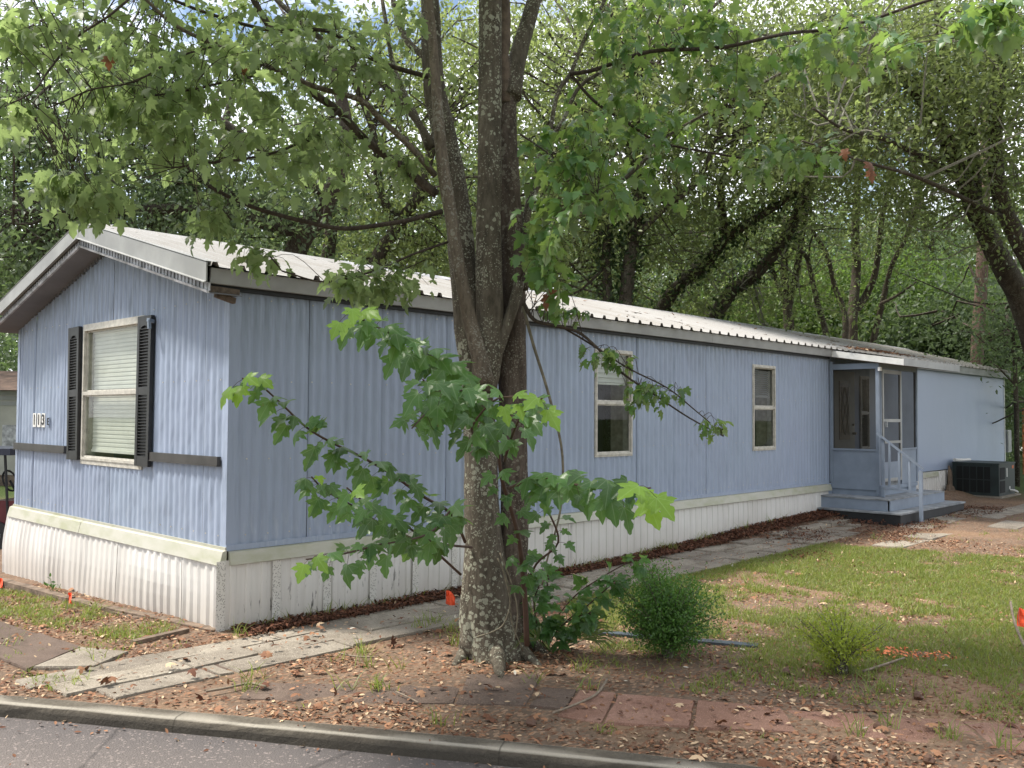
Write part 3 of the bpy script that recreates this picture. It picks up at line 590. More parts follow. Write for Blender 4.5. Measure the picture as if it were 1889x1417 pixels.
# windows --------------------------------------------------------------------------------------------------
def window(o, a, n, t0, t1, z0, z1, blind_z, slat_h, mat, fw_=.035, midz=None, closed=False, skin=None):
    """framed double hung window; o origin, a along, n outward"""
    o, a, n = (np.array(v, float) for v in (o, a, n)); P = lambda t, d, z: o+a*t+n*d+np.array([0, 0, z]); flip = np.dot(np.cross(a, (0, 0, 1)), n)
    def slabm(b, ta, tb, d0, d1, za, zb): b.add([P(ta, d0, za), P(tb, d0, za), P(tb, d1, za), P(ta, d1, za), P(ta, d0, zb), P(tb, d0, zb), P(tb, d1, zb), P(ta, d1, zb)], [(0, 3, 2, 1), (4, 5, 6, 7), (0, 1, 5, 4), (1, 2, 6, 5), (2, 3, 7, 6), (3, 0, 4, 7)])
    b = MB(); f = fw_
    slabm(b, t0-f*.6, t1+f*.6, .008, .022, z0-f*.9, z0); slabm(b, t0-f*.6, t1+f*.6, .008, .022, z1, z1+f*.9); slabm(b, t0-f*.6, t0, .008, .022, z0, z1); slabm(b, t1, t1+f*.6, .008, .022, z0, z1)
    slabm(b, t0, t0+.022, -.10, .03, z0, z1); slabm(b, t1-.022, t1, -.10, .03, z0, z1); slabm(b, t0+.022, t1-.022, -.10, .03, z0, z0+.025); slabm(b, t0+.022, t1-.022, -.10, .03, z1-.022, z1)
    w = b.build('window', M['frame'], home); mz = midz or (z0+z1)/2
    b = MB(); slabm(b, t0+.022, t1-.022, -.02, .028, mz-.018, mz+.018); b.build('meeting_rail', M['frame'], w)
    for za, zb_, d in ((z0+.025, mz-.018, 0.0), (mz+.018, z1-.022, -.012)):
        b = MB(); s = .014
        slabm(b, t0+.022, t0+.022+s, d-.01, d+.012, za, zb_); slabm(b, t1-.022-s, t1-.022, d-.01, d+.012, za, zb_); slabm(b, t0+.022+s, t1-.022-s, d-.01, d+.012, za, za+s); slabm(b, t0+.022+s, t1-.022-s, d-.01, d+.012, zb_-s, zb_); b.build('sash', M['frame'], w)
        b = MB(); b.add([P(t0+.036, d, za+.01), P(t1-.036, d, za+.01), P(t1-.036, d, zb_-.01), P(t0+.036, d, zb_-.01)], [(0, 1, 2, 3) if flip > 0 else (3, 2, 1, 0)]); b.build('pane', M['glass'], w)
    b = MB(); slabm(b, t0-.05, t0-.0, -.30, -.105, z0, z1+.05); slabm(b, t1, t1+.05, -.30, -.105, z0, z1+.05); slabm(b, t0, t1, -.30, -.105, z1-.0, z1+.05); slabm(b, t0, t1, -.30, -.105, z0-.05, z0); b.build('reveal', M['jamb'], w)
    # blind slats share one mesh
    Ls = t1-t0-.05; c = P((t0+t1)/2, -.075, 0); bb = MB(); hh = slat_h
    cs = [(-.5, -.5), (.5, -.5), (.5, .5), (-.5, .5)]
    th = R(78 if closed else 35); dv = n*math.cos(th)+np.array([0, 0, -1])*math.sin(th)
    prof_ = [-.5*hh*1.12*dv, np.cross(a, dv)*.004, .5*hh*1.12*dv]
    vs = [p+a*s*Ls/2 for p in prof_ for s in (-1, 1)]; vs += [v-n*.0016 for v in vs]
    bb.add(vs, [(0, 1, 3, 2), (2, 3, 5, 4), (6, 8, 9, 7), (8, 10, 11, 9), (0, 2, 8, 6), (4, 5, 11, 10)]); me = np_mesh('slat', np.array(bb.v), bb.f, mat, False)
    z = z1-.06
    while z > blind_z: obj('slat', me, w, tuple(c+np.array([0, 0, z]))); z -= hh
    b = MB(); slabm(b, t0+.03, t1-.03, -.095, -.06, z-.005, z+.02); slabm(b, t0+.03, t1-.03, -.095, -.05, z1-.045, z1-.022); b.build('blind_rail', mat, w)
    return w
wg = window((0, 0, 0), (0, 1, 0), (-1, 0, 0), *GW, 1.30, .040, M['blind'], fw_=.05, midz=1.875, closed=True)
window((0, 0, 0), (1, 0, 0), (0, -1, 0), *LW[0], 2.08, .055, M['blind2'], fw_=.022, closed=True)
window((0, 0, 0), (1, 0, 0), (0, -1, 0), *LW[1], 2.00, .03, M['blind3'], fw_=.022)
window((0, 0, 0), (1, 0, 0), (0, -1, 0), 12.0, 12.36, 1.15, 2.4, 1.7, .05, M['blind2'], fw_=.022, closed=True)
b = MB(); b.box(.010, .012, 1.585, 1.70, 1.33, 1.50); st = b.build('security_sticker', M['purple'], home); b = MB(); b.box(.010, .012, 1.585, 1.68, 1.502, 1.56); b.build('sticker_top', M['black'], st)
for zz in (1.455, 1.385): b = MB(); b.box(.007, .0095, 1.61, 1.67, zz-.022, zz+.016); b.build('emblem', M['amber'], st); b = MB(); b.box(.007, .0095, 1.60, 1.68, zz-.034, zz-.027); b.build('emblem_text_line', M['white'], st)
# shutters with separate louvers
lb = MB(); lb.add([(-.012, -.085, .012), (-.012, .085, .012), (.010, .085, -.004), (.010, -.085, -.004), (-.012, -.085, .006), (-.012, .085, .006)], [(0, 1, 2, 3), (4, 5, 1, 0), (3, 2, 5, 4)]); lme = np_mesh('louver', np.array(lb.v), [f[::-1] for f in lb.f], M['shutter'])
for yc, tilt in ((3.02, R(-1.2)), (1.42, R(.5))):
    b = MB(); w, h = .135, .67
    for s in (-1, 1): b.box(-.035, 0, s*w, s*(w-.045), -h, h)
    for z0, z1 in ((-h, -h+.09), (-.035, .035), (h-.085, h)): b.box(-.034, 0, -w+.045, w-.045, z0, z1)
    for s in (-1, 1):                                              # arched top panel
        for i in range(4): b.box(-.033, 0, s*(.09-.022*i), s*(.09-.022*(i+1)), h-.085-(.028, .014, .006, .002)[i], h-.084)
    b.box(-.012, -.004, -w+.04, w-.04, -h+.05, h-.05)
    sh = b.build('shutter', M['shutter'], home); sh.location = (-.02, yc, 1.88); sh.rotation_euler = (tilt, 0, 0)
    for za, zb_ in ((-h+.105, -.045), (.05, h-.10)):
        z = za
        while z < zb_: obj('louver', lme, sh, (-.02, 0, z)); z += .0275
b = MB(); b.bar((-.04, 1.27, 2.49), (-.10, 1.24, 2.50), .03, .03); b.bar((-.09, 1.24, 2.50), (-.09, 1.23, 2.42), .025, .02); b.build('shutter_bracket', M['step'], home)
# entry door inside the porch
b = MB(); b.box(10.92, 11.72, -.03, -.004, .66, 2.47); dr = b.build('entry_door', M['door'], home)
b = MB(); b.box(11.10, 11.50, -.042, -.031, 1.32, 2.30); b.build('door_glass', M['doorglass'], dr)
b = MB()
for s in (-1, 1): b.tube([(11.3+s*.13*math.sin(t), -.05, 1.40+.8*t/math.pi) for t in np.linspace(0, math.pi, 9)], .007, 5); b.tube([(11.3+s*.13*math.cos(t), -.05, 1.42+.78*t/math.pi) for t in np.linspace(0, math.pi, 9)], .006, 5)
b.build('leaded_came', M['jamb'], dr); b = MB(); b.tube([(11.64, -.03, 1.42), (11.64, -.09, 1.42)], .022, 8); b.tube([(11.64, -.03, 1.57), (11.64, -.06, 1.57)], .02, 8); b.build('handle', M['jamb'], dr)
# ================= PORCH (its own carpentry, stands against the wall) =================
porch = empty('screened_porch', (10.78, -.82, .1), 'small blue screened porch with wooden half walls at the far door', 'porch')
PX0, PX1, PY, PZ = 10.76, 12.42, -.82, .66
def pb(name, mat, *boxes, par=porch, **kw):
    b = MB()
    for q in boxes: b.box(*q)
    return b.build(name, mat, par, **kw)
pb('floor', M['stept'], (PX0+.03, PX1-.03, PY+.04, -.03, PZ-.06, PZ))
pb('sill_beam', M['step'], (PX0, PX0+.04, PY, -.03, PZ-.12, PZ-.02)); pb('sill_beam', M['step'], (PX0+.045, PX1, PY, PY+.04, PZ-.12, PZ-.062))
pb('side_kick_panel', M['step'], (PX0+.005, PX0+.022, PY+.04, -.035, PZ-.02, 1.16)); pb('sill_cap', M['step'], (PX0-.015, PX0+.035, PY+.04, -.035, 1.162, 1.19))
pb('corner_post', M['step'], (PX0-.012, PX0+.045, PY-.012, PY+.04, PZ-.2, 2.56)); pb('corner_post', M['step'], (PX1-.05, PX1, PY-.012, PY+.04, PZ-.05, 2.56)); pb('wall_post', M['step'], (PX0-.01, PX0+.04, -.075, -.026, PZ-.02, 2.60))
pb('post', M['step'], (PX0+.92, PX0+.965, PY-.008, PY+.035, PZ, 2.50)); pb('post', M['step'], (PX0+.075, PX0+.11, PY-.008, PY+.035, PZ, 2.50))
pb('header', M['step'], (PX0+.0, PX0+.03, PY+.04, -.075, 2.47, 2.56)); pb('header', M['step'], (PX0+.045, PX1-.05, PY-.006, PY+.03, 2.47, 2.56))
pb('front_kick_panel', M['step'], (PX0+.966, PX1-.051, PY+.003, PY+.02, PZ-.06, 1.16)); pb('sill_cap', M['step'], (PX0+.966, PX1-.051, PY-.01, PY+.03, 1.162, 1.19))
def screenq(name, a, c, par=porch):
    b = MB(); b.add([(a[0], a[1], a[2]), (c[0], c[1], a[2]), (c[0], c[1], c[2]), (a[0], a[1], c[2])], [(0, 1, 2, 3)]); return b.build(name, M['screen'], par)
screenq('insect_screen', (PX0+.018, PY+.04, 1.19), (PX0+.018, -.075, 2.47)); screenq('insect_screen', (PX0+.966, PY+.012, 1.19), (PX1-.05, PY+.012, 2.47))
sdn = pb('screen_door', M['fascia'], *[(PX0+.125, PX0+.175, PY-.02, PY+.008, PZ+.01, 2.46), (PX0+.865, PX0+.915, PY-.02, PY+.008, PZ+.01, 2.46)]+[(PX0+.176, PX0+.864, PY-.02, PY+.008, z, z+h) for z, h in ((2.40, .06), (1.62, .05), (1.28, .04), (PZ+.01, .05))])
screenq('door_screen', (PX0+.175, PY-.004, 1.67), (PX0+.865, PY-.004, 2.40), sdn); screenq('door_screen', (PX0+.175, PY-.004, 1.32), (PX0+.865, PY-.004, 1.62), sdn); screenq('door_screen', (PX0+.175, PY-.004, .98), (PX0+.865, PY-.004, 1.28), sdn)
pb('door_bottom_panel', M['step'], (PX0+.176, PX0+.864, PY-.012, PY-.002, PZ+.06, .98), par=sdn); pb('handle', M['steel'], (PX0+.19, PX0+.21, PY-.06, PY-.02, 1.54, 1.63), par=sdn)
# canopy roof of the porch
b = MB(); C0, C1, CY = 10.70, 13.25, -1.22
b.prism([(C0, -.02, 2.70), (C0, CY, 2.53), (C0, CY, 2.60), (C0, -.02, 2.80)], (C1-C0, 0, 0)); b.build('canopy_roof', M['grime'], porch)
for x in np.arange(C0+.02, C1-.2, .46):
    b = MB(); b.prism([(x, -.15, 2.815), (x, CY-.02, 2.61), (x+.45, CY-.02, 2.61), (x+.45, -.15, 2.815)], (0, 0, .012))
    for q in (.05, .27): b.prism([(x+q, -.15, 2.827), (x+q, CY-.02, 2.622), (x+q+.05, CY-.02, 2.622), (x+q+.05, -.15, 2.827)], (0, 0, .018))
    b.build('canopy_sheet', M['roof'], porch)
b = MB(); b.box(C0-.03, C0-.002, CY-.04, -.12, 2.50, 2.56); b.prism([(C0-.03, -.10, 2.68), (C0-.03, CY-.03, 2.50), (C0-.03, CY-.03, 2.60), (C0-.03, -.10, 2.78)], (.026, 0, 0)); b.v = b.v[8:]; b.f = [tuple(i-8 for i in f) for f in b.f[6:]]; b.m = b.m[6:]; b.build('side_fascia', M['white'], porch)
pb('front_fascia', M['fascia'], (C0-.02, C1, CY-.035, CY-.003, 2.50, 2.605)); pb('corner_block', M['white'], (PX0-.05, PX0+.03, PY-.05, PY-.013, 2.43, 2.49))
b = MB(); b.prism([(C0+.02, -.14, 2.655), (C0+.02, CY+.02, 2.50), (C0+.02, CY+.02, 2.508), (C0+.02, -.14, 2.665)], (C1-C0-.04, 0, 0)); b.build('canopy_soffit', M['oldwood'], porch)
# ================= STEPS =================
steps = empty('porch_steps', (10.8, -.9, .1), 'two tier grey blue wooden porch steps with a single slanted handrail', 'steps')
SX0, SX1, SY = 10.2, 13.1, -1.37
pb('lower_tread', M['stept'], (SX0, SX1, SY, -.06, .235, .26), par=steps); pb('lower_skirt_board', M['black'], (SX0+.02, SX0+.04, SY+.02, -.06, .02, .233), par=steps); pb('lower_skirt_board', M['black'], (SX0+.042, SX1-.02, SY+.02, SY+.04, .02, .233), par=steps)
pb('end_skirt_board', M['black'], (SX1-.04, SX1-.02, SY+.045, -.3, .02, .233), par=steps)
pb('upper_riser', M['step'], (10.36, 10.38, -1.10, -.04, .262, .42), par=steps); r_ = pb('upper_riser', M['step'], (10.42, 12.8, -1.125, -1.105, .262, .42), par=steps)
pb('upper_tread', M['stept'], (10.35, 12.8, -1.13, -.04, .423, .447), par=steps); pb('upper_riser', M['step'], (12.78, 12.8, -1.10, -.3, .262, .42), par=steps)
pb('back_riser', M['step'], (10.80, 12.4, -.80, -.785, .45, .58), par=steps); pb('back_riser', M['step'], (10.785, 10.80, -.78, -.035, .20, .535), par=steps)
for q in ((10.755, 10.81, -.86, -.80), (12.0, 12.05, -.86, -.80)): pb('support_post', M['step'], (q[0], q[1], q[2], q[3], .449, .62 if q[2] < -.5 else .53), par=steps)
b = MB(); b.bar((10.68, -.92, .45), (10.68, -.92, 1.38), .035, .04, (0, 1, 0)); b.build('rail_post', M['step'], steps)
XR, YR = 10.84, -1.43
b = MB(); b.bar((10.63, -.84, 1.45), (XR+.035, YR-.03, .90), .05, .035); b.build('handrail', M['step'], steps); pb('newel_post', M['step'], (XR, XR+.05, YR-.37, YR-.32, .0, .02), par=steps)
bpy.data.objects.remove(bpy.data.objects['newel_post']); 
b = MB(); b.bar((XR, YR, .02), (XR, YR, .875), .048, .048, (0, 1, 0)); b.build('newel_post', M['step'], steps)
b = MB(); b.bar((10.66, -.90, .62), (XR, YR+.02, .53), .04, .035); b.build('bottom_rail', M['step'], steps)
for t in (.2, .45, .72):
    xb = 10.66+(XR-10.66)*t; yb = -.90+(YR+.90)*t; b = MB(); b.bar((xb, yb, .62-.09*t), (xb+.05*(t-.4), yb-.04*(.5-t), 1.41-.545*t), .03, .03, (0, 1, 0)); b.build('baluster', M['step'], steps)
# ================= AIR CONDITIONER, METER BOX =================
AX0, AX1, AY0, AY1, AZ, AH = 16.35, 17.45, -1.0, -.12, .10, .66
ac = empty('air_conditioner', (16.9, -.5, .1), 'dark green air conditioning unit on the ground beside the skirting', 'air conditioner')
pb('cabinet', M['dark'], (AX0, AX1, AY0, AY1, AZ+.03, AZ+AH), par=ac); pb('base_pad', M['slab'], (AX0-.08, AX1+.1, AY0-.08, AY1, AZ-.05, AZ+.028), par=ac); pb('top_cover', M['dark'], (AX0-.015, AX1+.015, AY0-.015, AY1, AZ+AH+.002, AZ+AH+.03), par=ac)
for i in range(5):
    for j in range(2):
        y0 = AY1-.07-(i+1)*.132; z0 = AZ+.09+j*.27; pb('coil_grille', M['darkmesh'], (AX0-.006, AX0-.0015, y0+.01, y0+.122, z0, z0+.25), par=ac)
for j in range(2): pb('side_grille', M['darkmesh'], (AX0+.06, AX0+.40, AY0-.006, AY0-.0015, AZ+.09+j*.27, AZ+.33+j*.27), par=ac)
pb('rating_label', M['white'], (AX0+.52, AX0+.57, AY0-.004, AY0-.0015, AZ+.40, AZ+.58), par=ac); pb('maker_badge', M['spray'], (AX1-.2, AX1-.08, AY0-.004, AY0-.0015, AZ+.56, AZ+.62), par=ac); pb('warning_label', M['white'], (AX0+.7, AX0+.76, AY0-.004, AY0-.0015, AZ+.14, AZ+.2), par=ac)
b = MB(); b.tube(crom([(AX0+.75, AY0, AZ+.12), (AX0+.8, AY0-.08, AZ+.11), (AX0+.95, AY0-.09, AZ+.07)], 4), .02, 8); b.build('drain_pipe', M['white'], ac)
b = MB(); b.tube(crom([(AX0+.1, -.13, AZ+AH+.07), (AX0+.5, -.1, AZ+AH+.05), (AX1, -.12, AZ+AH+.04)], 4), .035, 8); b.build('duct_lagging', M['skirt'], ac)
b = MB(); b.prism([(AX0-.25, -.10, .1), (AX0-.02, -.10, .1), (AX0-.05, -.10, .55), (AX0-.20, -.10, .72)], (0, -.03, 0)); b.prism([(AX0-.5, -.14, .08), (AX0-.1, -.2, .1), (AX0-.2, -.16, .30), (AX0-.42, -.14, .34)], (0, -.05, 0)); props(b.build('leaning_boards', M['oldwood'], None), 'broken grey boards leaning on the skirting beside the air conditioner', 'board')
mb_ = empty('meter_box', (20.75, .05, .1), 'grey electrical box on a pole beyond the far end of the blue home', 'electrical box')
pb('box', M['steel'], (20.62, 20.92, -.02, .16, .88, 1.42), par=mb_); pb('box_door', M['fascia'], (20.64, 20.90, -.032, -.021, .90, 1.40), par=mb_); b = MB(); b.tube([(20.78, .1, 0), (20.78, .1, .9)], .03, 8); b.build('conduit', M['steel'], mb_)

# ================= NEIGHBOUR HOME AND GOLF CART (left edge) =================
A = W3(60, 760, 21); Bp = W3(-420, 745, 21.5)
nb = empty('neighbor_home', (A[0], A[1], 0), 'tan mobile home with rusty brown roof seen past the left corner of the blue home', 'mobile home')
a2 = norm((Bp-A)*np.array([1, 1, 0])); bk = norm(np.cross(a2, (0, 0, 1))); bk = bk if np.dot(bk, fw) > 0 else -bk; AA = np.array([A[0], A[1], 0])
def nbox(name, mat, t0, t1, d0, d1, z0, z1, par=nb):
    b = MB(); P = lambda t, d, z: AA+a2*t+bk*d+np.array([0, 0, z])
    b.add([P(t0, d0, z0), P(t1, d0, z0), P(t1, d1, z0), P(t0, d1, z0), P(t0, d0, z1), P(t1, d0, z1), P(t1, d1, z1), P(t0, d1, z1)], [(0, 3, 2, 1), (4, 5, 6, 7), (0, 1, 5, 4), (1, 2, 6, 5), (2, 3, 7, 6), (3, 0, 4, 7)]); return b.build(name, mat, par)
nbox('wall', M['tan'], -3, 9, 0, 4, -.2, 2.2); 
for z in (1.85, 1.98, 2.1): nbox('siding_course', M['fascia'], -3, 9, -.02, -.001, z, z+.09)
b = MB(); P = lambda t, d, z: AA+a2*t+bk*d+np.array([0, 0, z]); b.add([P(-3.2, -.3, 2.2), P(9.2, -.3, 2.2), P(9.2, 2, 2.75), P(-3.2, 2, 2.75), P(9.2, 4.3, 2.2), P(-3.2, 4.3, 2.2)], [(0, 1, 2, 3), (3, 2, 4, 5)]); b.build('roof', M['rust'], nb)
for t in (-.2, 1.3, 2.8): nbox('window', M['grime'], t, t+.9, -.03, -.001, .9, 1.4)
nbox('skirting', M['wood'], -3, 9, -.05, -.022, -.2, .25)
gp = W3(-38, 985, 12.3); gp[2] = float(terr(gp[0], gp[1]))-.02
cart = empty('golf_cart', tuple(gp), 'golf cart with navy canopy parked behind the left corner of the blue home', 'golf cart', rz=math.atan2(a2[1], a2[0]))
def cb(name, mat, *bxs, par=cart, tubes=()):
    b = MB(); 
    for q in bxs: b.box(*q)
    for t in tubes: b.tube(*t)
    o = bpy.data.objects.new(name, np_mesh(name, np.array(b.v), b.f, mat)); link(o, par); return o
cb('body', M['maroon'], (-.95, .95, -.5, .5, .32, .48), (-.95, -.55, -.5, .5, .48, .75), (.1, .95, -.48, .48, .48, .66))
cb('canopy', M['navy'], (-.85, .95, -.58, .58, 1.44, 1.54)); cb('seat', M['seat'], (.05, .55, -.45, .45, .68, .80), (.50, .62, -.45, .45, .80, 1.2)); cb('side_banner', M['white'], (-.9, .4, -.53, -.51, .40, .60)); cb('banner_stripe', M['purple'], (-.5, .1, -.538, -.531, .47, .52))
for x in (-.72, .82):
    for y in (-.5, .5): cb('canopy_strut', M['black'], tubes=[([(x*1.1, y, .5), (x, y, 1.45)], .022, 6)])
cb('steering_wheel', M['black'], tubes=[([(-.35+.05*math.cos(t), -.2+.17*math.sin(t)*1, 1.0+.16*math.cos(t)) for t in np.linspace(0, 2*math.pi, 17)], .016, 6), ([(-.6, -.2, .6), (-.35, -.2, 1.0)], .02, 6)])
for x in (-.62, .62):
    for y in (-.46, .46):
        w = cb('wheel', M['black'], tubes=[([(x, y-.08, .22), (x, y+.08, .22)], .22, 18)]); cb('hub', M['steel'], tubes=[([(x, y-.09, .22), (x, y+.09, .22)], .09, 10)], par=w)
cb('mirror', M['white'], (-.66, -.60, -.62, -.5, 1.1, 1.2), (-.66, -.60, -.62, -.5, 1.38, 1.44))
cart.scale = (.86, .86, .86)
# pale building and post glimpsed far right
p = W3(1905, 830, 40); fb = empty('far_white_home', (p[0], p[1], .1), 'white home glimpsed through the trees at the far right edge', 'mobile home')
b = MB(); b.box(p[0]-.5, p[0]+9, p[1]-3, p[1]+.5, 0, 2.5); b.build('wall', M['white'], fb); b = MB(); b.prism([(p[0]-.8, p[1]-3.4, 2.5), (p[0]-.8, p[1]-1.2, 3.2), (p[0]-.8, p[1]+.9, 2.5)], (10, 0, 0)); b.build('roof', M['grime'], fb)
for q in (1.2, 3.6): b = MB(); b.box(p[0]-.52, p[0]-.505, p[1]-q, p[1]-q+.8, 1, 1.9); b.build('window', M['black'], fb)
p = W3(1889, 850, 26); b = MB(); b.tube([(p[0], p[1], 0), (p[0], p[1], 2.0)], .035, 8); props(b.build('rusty_post', M['spray'], None, loc=(p[0], p[1], 0)), 'thin rust orange post beyond the lawn at the right edge', 'post')

# ================= LEAF AND TREE BUILDERS =================
HALF = [(.03, -.02), (.15, -.10), (.29, -.07), (.42, .0), (.34, .10), (.32, .17), (.44, .25), (.57, .43), (.43, .42), (.35, .49), (.22, .45), (.20, .50), (.28, .62), (.24, .73), (.14, .82), (.10, .93)]
LOW = [(.15, -.09), (.41, .0), (.30, .17), (.56, .43), (.21, .46), (.25, .70)]
def leaf_proto(half, fold=.22, droop=.25, asym=0.):
    ring = [(0, -.0)]+half+[(0, 1.05)]+[(-x*(1-asym), y*(1+asym*.3)) for x, y in half[::-1]]
    V = [(0, .33, 0)]+[(x, y, 0) for x, y in ring]; V = np.array(V, float)
    V[:, 2] = fold*np.abs(V[:, 0])-droop*(V[:, 1]-.33)**2-.18*V[:, 0]**2*2
    n = len(ring); Fc = np.array([(0, 1+i, 1+(i+1) % n) for i in range(n)])
    return V-np.array([0, 0, V[1, 2]]), Fc
LP = [leaf_proto(HALF, .18, .25), leaf_proto(HALF, -.10, .55, .12), leaf_proto(HALF, .35, .35, -.1), leaf_proto([(x*.82, y*1.05) for x, y in HALF], .55, .2, .15), leaf_proto([(x*1.1, y*.9) for x, y in HALF], -.35, .8, -.18)]
LL = [leaf_proto(LOW, .2, .3), leaf_proto(LOW, -.12, .6, .1)]
DL = (np.array([(0, 0, 0), (.22, .35, .03), (.18, .7, .0), (0, 1.0, -.08), (-.18, .7, .0), (-.22, .35, .03)]), np.array([(0, 1, 2, 3), (0, 3, 4, 5)]))   # simple lance leaf, two quads
def frames(tipdir, upd):
    t = tipdir/np.linalg.norm(tipdir, axis=1, keepdims=True); n = upd-t*np.sum(upd*t, 1, keepdims=True); n /= np.linalg.norm(n, axis=1, keepdims=True)+1e-9
    return np.stack([np.cross(t, n), t, n], 2)                   # columns x, y, z
def stamp(proto, pos, tip, upd, size):
    V, Fc = proto; Rm = frames(tip, upd); P = np.einsum('nij,vj->nvi', Rm, V)*size[:, None, None]+pos[:, None, :]
    n = len(V); return P.reshape(-1, 3), (Fc[None]+np.arange(len(pos))[:, None, None]*n).reshape(-1, Fc.shape[1])
def join(parts):
    Vs = []; Fs = []; o = 0
    for V, Fc in parts: Vs.append(V); Fs.append(Fc+o); o += len(V)
    return np.vstack(Vs), np.vstack(Fs)
def rdir(n): v = rng.normal(size=(n, 3)); return v/np.linalg.norm(v, axis=1, keepdims=True)
def leafmesh(name, parts, mat, parent, **kw):
    V, Fc = join(parts); off = wloc(parent) if parent is not None else np.zeros(3)
    return obj(name, np_mesh(name, V-off, Fc, mat), parent, **kw)
def path(pts, d0=None, d1=None, per=4):
    """list of (px,py[,depth]) -> smooth 3D path; depth interpolated along the list when missing"""
    n = len(pts); out = []
    for i, p in enumerate(pts):
        d = p[2] if len(p) > 2 else d0+(d1-d0)*i/(n-1)
        out.append(W3(p[0], p[1], d))
    return crom(out, per)
# ================= MAPLE IN FRONT =================
tb = on_ground(905, 1212); TD = float(np.dot(tb-CAM, fw))
maple = empty('maple_tree', tuple(tb), 'tall multi stemmed maple with lichen patched bark standing in front of the blue home', 'tree')
sk = []                                                           # skeleton points for attaching twigs
def limb(name, pts, w0, w1, d0, d1=None, mat='bark', n=12, per=4, jit=.05, parent=maple, taper=1., wl=None):
    d1 = d0 if d1 is None else d1; P = path(pts, d0, d1, per)
    m = len(P); w = np.linspace(0, 1, m)
    wd = np.interp(w, np.linspace(0, 1, len(wl)), wl) if wl else w0+(w1-w0)*w**taper
    dep = (P-CAM)@fw; rad = wd/2/F*dep; b = MB(); b.tube(P, rad, n, jit); sk.append(P)
    return b.build(name, M[mat], parent, True)
D = TD
# stems
limb('trunk', [(915, 1225), (908, 1180), (900, 1120), (896, 1060), (893, 1000), (888, 930), (887, 850), (884, 780), (880, 720), (884, 690)], 0, 0, D+.02, D-.02, 'bark', 20, 5, .05, wl=[116, 98, 90, 84, 70, 64, 62, 60, 58, 46])
limb('trunk', [(930, 1215), (932, 1160), (934, 1100), (942, 1040), (948, 980), (949, 900), (948, 820), (946, 740), (944, 660), (944, 600), (946, 530), (945, 450), (940, 380), (936, 300), (934, 220), (936, 150)], 0, 0, D+.08, D+.12, 'barkred', 16, 4, .05, wl=[100, 78, 72, 64, 54, 50, 50, 52, 54, 52, 48, 46, 44, 42, 38, 34])
limb('trunk', [(890, 720), (898, 660), (904, 600), (902, 520), (901, 430), (903, 330), (903, 230), (904, 120), (904, 0), (906, -120), (915, -260)], 0, 0, D-.04, D-.1, 'bark', 16, 4, .06, wl=[52, 58, 52, 50, 46, 44, 44, 43, 42, 38, 30])
limb('trunk', [(884, 700), (872, 620), (862, 550), (852, 470), (846, 400), (836, 330), (820, 250), (804, 180), (797, 110), (795, 40), (790, -60), (786, -180)], 0, 0, D+.02, D+.3, 'bark', 16, 4, .06, wl=[64, 66, 56, 50, 48, 46, 44, 42, 38, 36, 30, 22])
limb('trunk', [(896, 705), (880, 640), (862, 570), (846, 490), (834, 410), (822, 340), (812, 260), (806, 180), (800, 100), (790, 0), (780, -120)], 0, 0, D-.14, D-.3, 'barklight', 10, 4, .05, wl=[32, 30, 26, 24, 24, 24, 22, 20, 18, 18, 12])
limb('limb', [(944, 180), (950, 130), (962, 80), (980, 20), (1000, -60), (1030, -180)], 38, 22, D+.1, D+.4, 'bark')
limb('dead_stub', [(934, 190), (928, 120), (930, 60), (930, -20)], 24, 20, D+.08, D+.1, 'wood', 7, 3, .4)
limb('limb', [(890, 690), (915, 655), (935, 600), (950, 555), (958, 520)], 22, 20, D-.12, D-.02, 'bark', 10)
